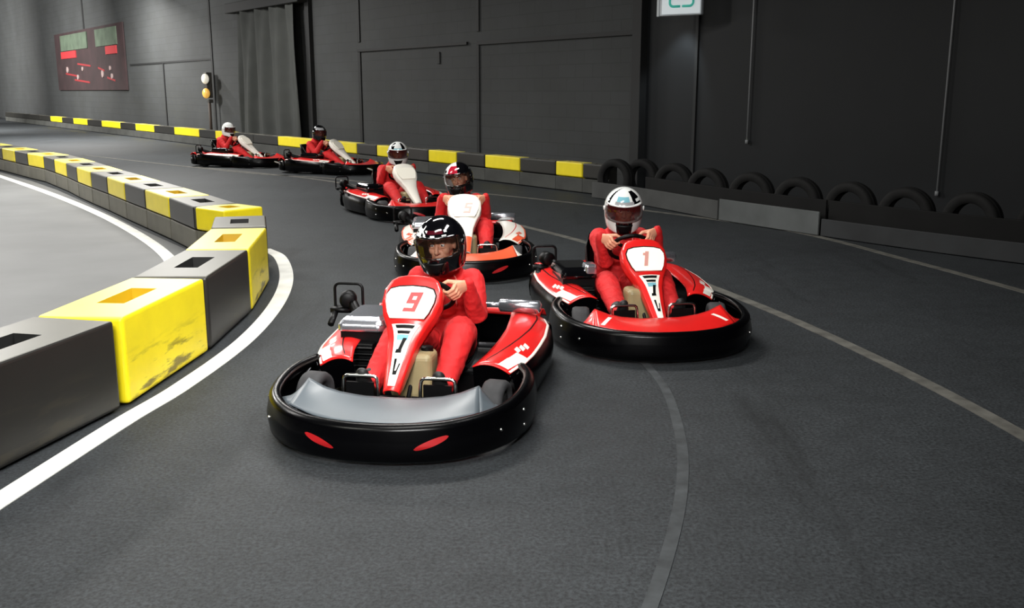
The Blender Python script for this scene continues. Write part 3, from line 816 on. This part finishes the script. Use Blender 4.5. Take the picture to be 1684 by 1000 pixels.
# square block numerals: strokes (x0, y0, x1, y1) in units of the width / height
STROKES = {'9': [(0, .8, 1, 1), (0, .42, .34, 1), (0, .42, 1, .6), (.66, 0, 1, 1), (0, 0, 1, .18)],
           '5': [(0, .82, 1, 1), (0, .46, .32, 1), (0, .46, 1, .63), (.68, 0, 1, .63), (0, 0, 1, .18)],
           '1': [(.34, 0, .72, 1), (.12, .74, .5, .9)]}
def digit_mesh(ch, w=.072, h=.128, shear=.24):
    mb = MB()
    for i, (x0, y0, x1, y1) in enumerate(STROKES[ch]):
        q = [((x - .5) * w + shear * (y - .5) * h, (y - .5) * h) for x, y in ((x0, y0), (x1, y0), (x1, y1), (x0, y1))]
        mb.poly([(x, y, 0) for x, y in q], V(0, 0, 1), .0015 + .0003 * i)
    return mb.mesh('race_number', False)

def make_kart(loc, heading, cfg):
    k = empty('go_kart', (loc[0], loc[1], 0), heading)
    tag(k, cfg['label'], 'go-kart', 'go-karts on the track')
    body, fair = M[cfg.get('body', 'red')], M[cfg.get('fairing', 'red')]
    b = kp('bumper', 'bumper', bumper_mesh, M['black_plastic'], k)
    if cfg.get('marks', True): kp('red_flash', 'm1', lambda: mark_mesh(43.2, 50, .71, .45), M[cfg.get('flash', 'flash_red')], b)
    if cfg.get('marks', True): kp('red_flash', 'm2', lambda: mark_mesh(66.2, 73, .42, .66), M[cfg.get('flash', 'flash_red')], b)
    for q, (bi, bf) in enumerate(BOLTS): kp('bolt', 'bolt%d' % q, lambda: bolt_mesh(bi, bf), M['steel'], b)
    n = solid(kp('nose_panel', 'nose', lambda: nose_mesh('panel'), M[cfg.get('nose', 'red')], k), .006)
    for s in (1, -1):
        solid(kp('nose_tip', 'nosetip%d' % s, lambda: nose_mesh('tip', s), M[cfg.get('tip', 'black_satin')], n), .005)
        if cfg.get('nose_decal'): kp('nose_decal', 'nosedec%d' % s, lambda: nose_mesh('decal', s), M['white'], n)
    for s in (1, -1):
        p = solid(kp('side_pod', 'pod%d' % s, lambda: pod_mesh(s), body, k), .006)
        kp('pod_skirt', 'podsk%d' % s, lambda: pod_skirt_mesh(s), M['black_plastic'], p)
        solid(kp('edge_stripe', 'podst%d' % s, lambda: pod_stripe_mesh(s), M[cfg.get('stripe', 'white')], p), .003)
        kp('black_line', 'podln%d' % s, lambda: pod_line_mesh(s), M[cfg.get('podline', 'black_satin')], p)
        kp('pod_decal', 'poddc%d' % s, lambda: pod_decal_mesh(s), M[cfg.get('poddecal', 'white')], p)
    f = solid(kp('front_fairing', 'fair', fairing_mesh, fair, k), .006, -1)
    f.location = cfg.get('foff', (0, 0, 0))
    pb = kp('plate_surround', 'plateb', plate_back_mesh, M['black_satin' if cfg.get('fairing', 'red') == 'red' else 'white'], f)
    pl = kp('number_plate', 'plate', plate_mesh, M['plate'], f)
    if cfg.get('num'):
        key = 'num' + cfg['num']
        if key not in KM:
            me = digit_mesh(cfg['num']); R = Matrix(((0, NT[0], NN[0]), (1, NT[1], NN[1]), (0, NT[2], NN[2])))
            me.transform(Matrix.Translation(Vector(plate_pt(cfg.get('numy', 0), -.022, .029))) @ R.to_4x4()); KM[key] = me
        o = link('race_number', KM[key], M[cfg.get('digit', 'digit')], f)
    w = kp('white_wedge', 'wedge', wedge_mesh, M[cfg.get('wedge', 'white')], f)
    if cfg.get('low'): kp('orange_tip', 'low', lambda: low_mesh(), M['orange'], f)
    if cfg.get('glyph', True): kp('black_lettering', 'glyph', glyph_mesh, M['black_satin'], f)
    kp('blue_patch', 'blue', blue_mesh, M['h_blue'], f) if cfg.get('glyph', True) else None
    kp('steering_wheel', 'wheel', wheel_mesh, M['black_satin'], k)
    kp('steering_column', 'col', column_mesh, M['dark_steel'], k)
    solid(kp('seat', 'seat', seat_mesh, M['black_plastic'], k), .01, 1)
    t = bevel(kp('fuel_tank', 'tank', tank_mesh, M['tank'], k), .035, 4); kp('fuel_cap', 'cap', cap_mesh, M['black_satin'], t)
    kp('chassis_frame', 'chas', chassis_mesh, M['dark_steel'], k); kp('floor_pan', 'pan', pan_mesh, M['black_satin'], k)
    e = bevel(kp('engine', 'eng', engine_mesh, M['black_satin'], k), .012)
    bevel(kp('engine_cover', 'ecov', ecover_mesh, M[cfg.get('ecover', 'silver')], e), .012, 3)
    kp('air_filter', 'can', canister_mesh, M['black_satin'], k).location = (0, cfg.get('hoff', 0), 0); kp('engine_guard', 'hoop', hoop_mesh, M['black_satin'], k).location = (0, cfg.get('hoff', 0), 0)
    if cfg.get('ecover') and cfg.get('num'): bevel(kp('silver_cap', 'scap', scap_mesh, M['silver'], e), .02, 3)
    kp('exhaust', 'exh', exhaust_mesh, M['silver'], k)
    r = kp('rear_bumper', 'rear', rear_mesh, M['black_plastic'], k)
    solid(kp('rear_cover', 'rcap', rearcap_mesh, M['red'], r), .006)
    for s in (1, -1):
        pd = kp('pedal', 'ped%d' % s, lambda: pedal_mesh(s), M['steel'], k); kp('pedal_pad', 'pad%d' % s, lambda: pad_mesh(s), M['black_satin'], pd)
    for x, y, rr_, ww in ((.60, .50, .130, .125), (.60, -.50, .130, .125), (-.56, .50, .138, .18), (-.56, -.50, .138, .18)):
        key = 'tire%.3f' % rr_
        if key not in KM: KM[key] = tire_mesh(rr_, ww); KM[key + 'h'] = hub_mesh(rr_, ww)
        o = empty('wheel', (x, y, 0)); o.parent = k
        if x > 0: o.rotation_euler = (0, 0, cfg.get('steer', .1))
        link('tire', KM[key], M['rubber'], o); link('hub', KM[key + 'h'], M['dark_steel'], o)
    return k

# ------------------------------------------------------------------ drivers
def rot(yaw, pitch, roll):
    cy, sy, cp, sp, cr, sr = math.cos(yaw), math.sin(yaw), math.cos(pitch), math.sin(pitch), math.cos(roll), math.sin(roll)
    Rz = np.array([[cy, -sy, 0], [sy, cy, 0], [0, 0, 1]]); Ry = np.array([[cp, 0, sp], [0, 1, 0], [-sp, 0, cp]]); Rx = np.array([[1, 0, 0], [0, cr, -sr], [0, sr, cr]])
    return Rz @ Ry @ Rx

def hand(mb, al, side):
    """five fingers closed around the rim at angle al; returns wrist"""
    c = rim_pt(al); u = unit(c - WC); n = WN_
    t = unit(np.cross(n, u)); t = t if t[2] * side * (1 if abs(al) < 3 else 1) * 1 > 0 and side > 0 or (side < 0 and t[2] > 0) else -t
    def d(th, r): a = math.radians(th); return n * math.cos(a) * r + u * math.sin(a) * r
    h = 1.1
    wrist = c + d(48, .100) - t * .056
    kn = []
    for j, (off, sc) in enumerate(((.037, .97), (.0125, 1.05), (-.012, 1.0), (-.036, .86))):
        off *= h
        b = c + t * off + d(76, .046)
        pts = [b, c + t * off + d(116, .043 * sc), c + t * off * .97 + d(172, .036 * sc), c + t * off * .94 + d(228, .032), c + t * off * .9 + d(282 - 25 * (j == 3), .029)]
        mb.capsule(pts, [.0124 * (.9 + .1 * sc), .0116 * sc, .0108 * sc, .0098 * sc, .0085 * sc], 12); kn.append(b)
    pc = (kn[0] + kn[1] + kn[2] + kn[3]) / 4
    mb.capsule([wrist, wrist * .5 + pc * .5 + n * .004, pc - (pc - c) * .15], [.030, .042, .049], 14, t, [.022, .021, .018])
    tb = wrist * .55 + pc * .45 + t * .038
    mb.capsule([wrist * .75 + pc * .25 + t * .020, tb + n * .004, c + t * .060 + d(10, .031), c + t * .064 + d(-60, .029)], [.017, .0155, .0132, .0105], 10)
    return wrist, t

def body_prims(mb, cfg, skin):
    """skin=True: the whole bare figure; False: the suit (a little fuller, no head, hands, feet)"""
    g = 1.0 if not skin else .80
    lean = cfg.get('lean', 0.0)
    T = [(-.385, .14, .165, .115), (-.405, .27, .172, .125), (-.405, .40, .182, .13), (-.375, .53, .195, .13), (-.345, .615, .172, .11), (-.325, .665, .115, .08), (-.305, .715, .070, .066)]
    if not skin: T = T[:-1]
    mb.capsule([V(x + .0 * z, lean * z, z) for x, z, a, b in T], [a * g for x, z, a, b in T], 20, V(0, 1, 0), [b * g for x, z, a, b in T])
    for s, al in ((1, cfg['aL']), (-1, cfg['aR'])):
        if skin: wr, t = hand(mb, al, s)
        else:
            tmp = MB(); wr, t = hand(tmp, al, s)
        sh = V(-.345, lean * .6 + s * .168, .605); dv = unit(wr - sh)
        # elbow: bent outwards and down
        mid = (sh + wr) / 2; L = np.linalg.norm(wr - sh); h = math.sqrt(max(.0016, .285 ** 2 - (L / 2) ** 2))
        pole = V(-.30, s * cfg.get('elbL' if s > 0 else 'elbR', .12), -.85); pole = unit(pole - dv * np.dot(pole, dv)); el = mid + pole * h
        rs = [.080, .072, .062, .059, .049, .038] if not skin else [.062, .055, .046, .044, .038, .027]
        q = wr if skin else wr - unit(el - wr) * .004
        mb.capsule([sh, sh * .6 + el * .4, el * .92 + sh * .08, el * .9 + q * .1, el * .45 + q * .55, q], rs, 16)
        if not skin:
            mb.capsule([q * .9 + el * .1, q + unit(q - el) * .012], [.037, .035], 14)                                   # cuff
        hip = V(-.30, s * .10, .20); kn = V(*cfg.get('kneeL' if s > 0 else 'kneeR', (.17, .215, .41))); kn[1] *= s; an = V(.545, s * .205, .185)
        kn = kn + V(0, cfg.get('kshift', 0), 0)
        rs = [.110, .108, .092, .088, .074, .060] if not skin else [.086, .084, .068, .066, .054, .038]
        mb.capsule([hip, hip * .6 + kn * .4, kn * .88 + hip * .12, kn * .9 + an * .1, kn * .45 + an * .55, an], rs, 18)
        if skin:
            mb.capsule([V(.53, s * .205, .13), V(.60, s * .207, .18), V(.655, s * .208, .255)], [.036, .036, .026], 14, V(0, 1, 0), [.03, .028, .02])
        else:
            pass
    if not skin:
        mb.tube([V(-.315, lean * .66, .66) + V(.075 * math.cos(a), .082 * math.sin(a), .012 * math.cos(a) * -1) for a in np.linspace(0, 2 * PI, 25)[:-1]], .022, 10, 0, None, None, True)
    if skin:
        R = rot(*cfg['head']); hc = V(-.215, lean * .86 + cfg.get('hy', 0), .855)
        mb.capsule([V(-.31, lean * .7, .68), hc + R @ V(-.03, 0, -.05)], [.058, .056], 16)
        def E(c, r): mb.ell(hc + R @ V(*c), r, R, 22, 16)
        E((-.01, 0, .02), (.098, .077, .105)); E((.035, 0, -.06), (.058, .056, .058)); E((.055, 0, -.098), (.032, .034, .022))
        mb.capsule([hc + R @ V(.088, 0, .018), hc + R @ V(.104, 0, -.012), hc + R @ V(.110, 0, -.03)], [.008, .011, .0135], 10)
        for s in (1, -1):
            E((.097, s * .011, -.034), (.009, .009, .008)); E((.052, s * .040, -.028), (.03, .024, .03)); E((.076, s * .030, .033), (.016, .028, .010)); E((-.005, s * .079, -.005), (.02, .011, .033))
            E((.072, s * .032, -.004), (.014, .018, .006)); E((.074, s * .032, .021), (.014, .018, .0065))
        E((.088, 0, -.058), (.012, .026, .006)); E((.087, 0, -.068), (.012, .022, .006))
        return R, hc

def helmet_pt(z, az, off=0):
    """helmet-local surface point; z height, az angle from front (0)"""
    rx, ry, rz = .173 + off, .151 + off, .160 + off
    ca, sa = math.cos(az), math.sin(az)
    if z >= 0:
        k = math.sqrt(max(0, 1 - (z / rz) ** 2))
        return V(rx * k * ca, ry * k * sa, z)
    t = min(1, -z / .15)
    k = 1 - .13 * t ** 2.2
    front = max(0, ca)
    x = rx * k * ca + .022 * front ** 3 * t - .012 * t * (ca < 0) * abs(ca)
    zz = z - .012 * t * front ** 2 + .03 * t * max(0, -ca)
    return V(x, ry * k * sa * (1 - .07 * front * t), zz)

def helmet_parts(cfg, R, hc, parent):
    key = cfg['pose']
    pat = PATTERN[cfg['helmet']]
    zs = np.r_[np.linspace(-.15, -.06, 9), np.linspace(-.05, .058, 12), np.linspace(.066, .150, 14), .155, .1585, .15999]
    azs = np.linspace(-PI, PI, 97)
    hw = 1.18     # half-width of the opening in radians
    def inop(z, az):
        top = .057 - .015 * (abs(az) / hw) ** 4
        bot = -.052 + .02 * (abs(az) / hw) ** 3
        return abs(az) < hw and bot < z < top
    mb = MB(); T = lambda p: hc + R @ (p + V(.012, 0, .012))
    P = {}; vs = []
    n = len(azs) - 1
    for z in zs:
        for a in azs[:-1]: vs.append(T(helmet_pt(z, a)))
    o = 0; mb.v += [tuple(p) for p in vs]
    for i in range(len(zs) - 1):
        for j in range(n):
            zc, ac = (zs[i] + zs[i + 1]) / 2, (azs[j] + azs[j + 1]) / 2
            if inop(zc, ac): continue
            mb.f.append((i * n + j, i * n + (j + 1) % n, (i + 1) * n + (j + 1) % n, (i + 1) * n + j)); mb.m.append(pat(zc, ac))
    mb.f.append(tuple((len(zs) - 1) * n + j for j in range(n))); mb.m.append(pat(.16, 0))
    mats = [M[m] for m in PATMAT[cfg['helmet']]]
    h = solid(link('helmet', mb.mesh('helmet'), mats, parent), .014, -1)
    tag(h, cfg['helmet_label'])
    mb = MB(); mb.grid(lambda a, z: T(helmet_pt(z, a, .0045 + .006 * math.cos(a / hw * PI / 2) )), np.linspace(-hw - .06, hw + .06, 49), np.linspace(-.058, .062, 12))
    link('visor', mb.mesh('visor'), M[cfg.get('visor', 'visor')], h)
    # peak rim over the visor, chin vent, pivots
    mb = MB(); mb.tube([T(helmet_pt(.064, a, .004)) for a in np.linspace(-1.1, 1.1, 31)], .0075, 8); link('visor_rim', mb.mesh('visor_rim'), M[cfg.get('rim', 'h_black')], h)
    mb = MB(); mb.grid(lambda a, z: T(helmet_pt(z, a * np.interp(z, [-.14, -.07], [.25, .5]), .004)), np.linspace(-1, 1, 15), np.linspace(-.137, -.078, 7)); solid(link('chin_vent', mb.mesh('chin_vent'), M['black_satin'], h), .004)
    for s in (1, -1):
        mb = MB(); p = T(helmet_pt(.01, s * 1.36, 0)); q = T(helmet_pt(.01, s * 1.36, .02)); mb.lathe([(.019, 0), (.019, .008), (.012, .011)], p, q - p, 16)
        link('visor_pivot', mb.mesh('visor_pivot'), M[cfg.get('rim', 'h_black')], h)
    return h

def pat9(z, a):
    d = math.degrees(a)
    # kart's right = viewer's left = negative azimuth: white graphics; small white flecks elsewhere
    if z > .062:
        if -118 < d < -34 and z < .132 and not (-74 < d < -69) and not (z > .108 and d > -60) and not (.086 < z < .093 and d < -50): return 1
        if -36 < d < -14 and .066 < z < .108 and (int((d + 90) / 3.75) * 7 + int(z / .0075) * 3) % 4 < 2: return 1
        if -16 < d < 30 and .084 < z < .104: return 2
        if (34 < d < 41 and .092 < z < .104) or (27 < d < 38 and .070 < z < .082) or (-4 < d < 7 and .066 < z < .078): return 1
    elif z < .06 and -115 < d < -70 and z > -.01 and not (.02 < z < .03): return 1
    return 0
def pat1(z, a):
    d = math.degrees(a)
    if z < -.06 and abs(d) < 26: return 1
    if .095 > z > .068 and abs(d) < 34: return 3
    if z > .068 and ((30 < d < 66 and .07 < z < .15 and not (.088 < z < .108 and d > 44)) or -66 < d < -56): return 1
    if z > .085 and -30 < d < 20 and z < .122: return 2
    return 0
def pat5(z, a):
    d = math.degrees(a)
    if z < -.05 and abs(d) < 80: return 1
    if d > 18: return 1
    if z > .068 and -30 < d <= 18 and z < .135: return 2
    if -64 < d < -40 and .07 < z < .10: return 1
    return 0
def pat7(z, a):
    d = abs(math.degrees(a))
    if z > .06 and d < 26 and z < .135: return 2 if z < .088 else 0
    if z > .06 and 26 <= d < 52 and z < .15: return 1
    return 0
def patd(z, a):
    d = math.degrees(a)
    return 1 if (z > .07 and -80 < d < 10 and z < .12) else 0
PATTERN = dict(h9=pat9, h1=pat1, h5=pat5, h7=pat7, hd=patd, hg=lambda z, a: 1 if (z > .07 and 20 < math.degrees(a) < 100) else 0)
PATMAT = dict(h9=['h_black', 'h_white', 'h_maroon'], h1=['h_white', 'h_black', 'h_blue', 'h_grey'], h5=['h_white', 'h_black', 'h_red'], h7=['h_white', 'h_black', 'h_blue'], hd=['h_black', 'h_grey'], hg=['h_white', 'h_grey'])

DM = {}
def make_driver(loc, heading, cfg):
    key = cfg['pose']; far = cfg.get('far')
    if key not in DM:
        mb = MB(); R, hc = body_prims(mb, cfg, True)
        me = remesh(mb, .008 if far else .0045, 3, 'body')
        ms = MB(); body_prims(ms, cfg, False)
        su = remesh(ms, .012 if far else .008, 5, 'race_suit')
        # cloth folds
        co = np.empty(len(su.vertices) * 3); su.vertices.foreach_get('co', co); co = co.reshape(-1, 3)
        nr = np.empty(len(su.vertices) * 3); su.vertices.foreach_get('normal', nr); nr = nr.reshape(-1, 3)
        for i in range(len(co)):
            p = Vector(co[i]); w = mnoise.noise(p * 9) ; f = mnoise.noise(Vector((p.x * 22, p.y * 22, p.z * 34 + 2 * w)))
            r = 1 - abs(mnoise.noise(Vector((p.x * 13 + 3, p.y * 13, p.z * 17)))) * 2
            co[i] += nr[i] * (.006 * w + .0035 * f + .006 * max(0, r - .55))
        su.vertices.foreach_set('co', co.ravel()); su.update()
        # shoes
        shs = []
        for s in (1, -1):
            m2 = MB(); m2.capsule([V(.515, s * .205, .105), V(.575, s * .207, .145), V(.635, s * .208, .215), V(.668, s * .208, .285)], [.045, .048, .048, .036], 16, V(0, 1, 0), [.045, .046, .036, .026])
            m2.capsule([V(.53, s * .205, .15), V(.50, s * .205, .215)], [.056, .058], 16)
            shs.append(remesh(m2, .008, 4, 'shoe'))
        DM[key] = (me, su, shs, R, hc)
    me, su, shs, R, hc = DM[key]
    p = link('person', me, M['skin'], None, (loc[0], loc[1], 0), heading)
    tag(p, cfg['label'], 'person', 'kart drivers')
    s = link('race_suit', su, M['suit'], p)
    if not far:
        lean = cfg.get('lean', 0)
        # pale piping stitched on the suit: down the chest, with a curl over each shoulder
        bvh = BVHTree.FromPolygons([v.co for v in su.vertices], [tuple(q.vertices) for q in su.polygons])
        def on(y, z):
            h = bvh.ray_cast(Vector((.0 if z > .5 else -.15, y, z)), Vector((-1, 0, 0)))[0]
            return V(*h) + V(.001, 0, 0) if h is not None else None
        for sd in (1, -1):
            for path in ([(.075, .655), (.085, .62), (.075, .57), (.08, .52), (.085, .46)], [(.085, .60), (.105, .565), (.135, .565), (.145, .60), (.165, .63)]):
                pts = [on(sd * y + lean * .6, z) for y, z in catmull(path, 14)]
                pts = [q for q in pts if q is not None and q[0] > -.36]
                if len(pts) > 4:
                    mb = MB(); mb.tube(pts, .0045, 6); link('piping', mb.mesh('piping'), M['piping'], s)
    for q in shs: link('shoe', q, M['shoe'], p)
    if not far:
        for sd in (1, -1):
            mb = MB(); c = hc + R @ V(.0775, sd * .0315, .0095)
            mb.ell(c, (.0105, .0120, .0110), R, 16, 12, 0); mb.ell(hc + R @ V(.0858, sd * .0310, .0095), (.0030, .0058, .0058), R, 12, 8, 1)
            link('eye', mb.mesh('eye'), [M['eye'], M['iris']], p)
            mb = MB(); mb.capsule([hc + R @ V(.098, sd * .014, .030), hc + R @ V(.098, sd * .034, .037), hc + R @ V(.086, sd * .054, .030)], [.0045, .005, .003], 8)
            link('eyebrow', mb.mesh('eyebrow'), M['brow'], p)
    helmet_parts(cfg, R, hc, p)
    return p

rad = math.radians
KARTS = [
 dict(loc=(-.484, 5.60), h=-1.73, kart=dict(label='nearest red go-kart wearing number 9, grey plastic nose panel', num='9', nose='grey_insert', tip='grey_insert', steer=-.12, numy=.02, foff=(0, -.04, 0), hoff=-.04),
      man=dict(label='driver in red suit with glossy black helmet, in kart number 9', pose='p9', aL=rad(72), aR=rad(-118), head=(rad(-5), rad(8), rad(3)), lean=.03, kneeR=(.17, .14, .38), kneeL=(.18, .225, .42), helmet='h9', helmet_label='glossy black full-face helmet with white graphics on one side', visor='visor')),
 dict(loc=(.89, 7.38), h=-1.42, kart=dict(label='red go-kart on the right wearing number 1, red nose panel', num='1', numy=.0, digit='digit_pale', tip='red', nose_decal=True, steer=-.2, ecover='black_gloss', marks=False, foff=(.02, .05, -.055), hoff=.12),
      man=dict(label='driver in red suit with white, black and pale blue helmet', pose='p1', aL=rad(48), aR=rad(-66), head=(rad(-12), rad(14), rad(0)), lean=.04, hy=-.02, elbR=-.3, elbL=.25, kneeR=(.15, .20, .345), kneeL=(.17, .20, .39), helmet='h1', helmet_label='white helmet with black stripes and pale blue patch', visor='visor_dark', rim='h_white')),
 dict(loc=(-.50, 10.1), h=-1.50, kart=dict(label='white and orange go-kart wearing number 5, behind the front driver', num='5', numy=.035, digit='digit_pale', body='white', stripe='orange', fairing='white', wedge='white', nose='orange', tip='white', glyph=False, low=True, podline='red', poddecal='orange', steer=-.1),
      man=dict(label='driver in red suit with half white, half black helmet', pose='p5', aL=rad(62), aR=rad(-62), head=(rad(-18), rad(8), rad(6)), lean=-.05, helmet='h5', helmet_label='helmet white on one half and black on the other', visor='visor', rim='h_black')),
 dict(loc=(-1.66, 14.32), h=-1.06, kart=dict(label='red go-kart with all white front fairing, fourth back on track', fairing='white', glyph=False, tip='red', ecover='black_gloss', steer=-.1),
      man=dict(label='driver in red suit whose white helmet has a black ring', pose='p7', far=True, aL=rad(65), aR=rad(-65), head=(rad(-22), rad(8), 0), lean=.10, helmet='h7', helmet_label='white helmet with black ring and pale blue top', visor='visor_dark', rim='h_white')),
 dict(loc=(-4.06, 21.66), h=-.45, kart=dict(label='small distant red go-kart, the right one of the last two', fairing='white', glyph=False, tip='red', ecover='black_gloss', flash='white'),
      man=dict(label='distant driver in red suit with dark helmet before yellow barrier', pose='pf', far=True, aL=rad(65), aR=rad(-65), head=(rad(-22), rad(8), 0), helmet='hd', helmet_label='dark helmet with grey front', visor='visor_dark')),
 dict(loc=(-6.60, 23.6), h=-.35, kart=dict(label='most distant red go-kart, leftmost of all on the track', fairing='white', glyph=False, tip='red', ecover='black_gloss', flash='white'),
      man=dict(label='distant driver in red suit with grey white helmet, leftmost', pose='pf', far=True, aL=rad(65), aR=rad(-65), head=(rad(-22), rad(8), 0), helmet='hg', helmet_label='grey white helmet', visor='visor_dark', rim='h_white')),
]
for c in KARTS:
    make_kart(c['loc'], c['h'], c['kart']); make_driver(c['loc'], c['h'], c['man'])

# ------------------------------------------------------------------ lights: ceiling lamps of the hall and added unseen fills
def area(loc, target, energy, sx, sy, col=(1, .98, .94), spread=180):
    l = bpy.data.lights.new('ceiling_or_fill_lamp', 'AREA'); l.shape = 'RECTANGLE'; l.size = sx; l.size_y = sy; l.energy = energy; l.color = col; l.spread = math.radians(spread)
    o = bpy.data.objects.new('ceiling_or_fill_lamp', l); COL.objects.link(o); o.location = loc
    d = Vector(target) - Vector(loc); o.rotation_euler = d.to_track_quat('-Z', 'Y').to_euler()
    return o
area((-.6, 3.8, 4.8), (-1.0, 5.0, .2), 130, 2.2, .5)
area((-.4, -1.4, 4.0), (-1.1, 5.5, .5), 135, 2.4, .5, (1, .99, .97), 75)  # unseen lamp behind the camera, added to light front faces
area((1.2, 5.6, 3.9), (-2.1, 5.9, .25), 22, 1.6, .4, (1, .99, .97), 60)  # unseen fill added to brighten the near yellow barrier face
area((-1.0, 9.0, 5.2), (-.8, 8.5, 0), 270, 2.4, .5)
area((-6.5, 8.5, 5.4), (-6.5, 9, 0), 240, 3, .6)
area((-4.8, 15.5, 5.6), (-4.8, 15.5, 0), 300, 2.4, .5)
area((-10, 17, 5.6), (-10.5, 17, 0), 1000, 3, .6)
area((-9.5, 26, 5.6), (-9.5, 25.5, 0), 700, 2.4, .5)
area((-18, 32, 5.4), (-17, 36, 2), 1800, 3, .6)
area((-26, 42, 5.4), (-27, 48, 2), 4200, 3, .6)
area((-36, 54, 4.2), (-37, 66, 4.4), 4200, 3, .6)
area((-16, 37, 5.6), (-17, 38, 0), 1300, 3, .6)
area((-3.6, 1.2, 4.2), (-2.6, 4, .5), 100, 1.6, .5, (1, 1, .9))
area((-24, 30, 3.6), (-3, 8, .3), 500, 6, 3)          # unseen panel light added at far left for low glare and sheen

w = bpy.data.worlds.new('hall_air'); S.world = w; w.use_nodes = True
bg = w.node_tree.nodes['Background']; bg.inputs[0].default_value = (.9, .95, 1, 1); bg.inputs[1].default_value = .009

l = bpy.data.lights.new('sign_lamp', 'SPOT'); l.energy = 60; l.spot_size = rad(75); l.spot_blend = .5; l.color = (.85, .95, 1); l.shadow_soft_size = .1
o = bpy.data.objects.new('sign_lamp', l); COL.objects.link(o); o.location = tuple(wp(-1.45, -.4, 2.9)); o.rotation_euler = (Vector(wp(-1.2, 0, 1.9)) - Vector(o.location)).to_track_quat('-Z', 'Y').to_euler()

# ------------------------------------------------------------------ camera
cam = bpy.data.cameras.new('camera'); co = bpy.data.objects.new('camera', cam); COL.objects.link(co)
cam.sensor_width = 36; cam.lens = 1600 / 1684 * 36; cam.clip_end = 200
co.location = (0, 0, 1.75); co.rotation_euler = (PI / 2 - math.atan(350 / 1600), 0, 0)
S.camera = co
S.view_settings.view_transform = 'Standard'; S.view_settings.look = 'None'; S.view_settings.gamma = 1
S.view_settings.use_curve_mapping = False; S.view_settings.exposure = 0
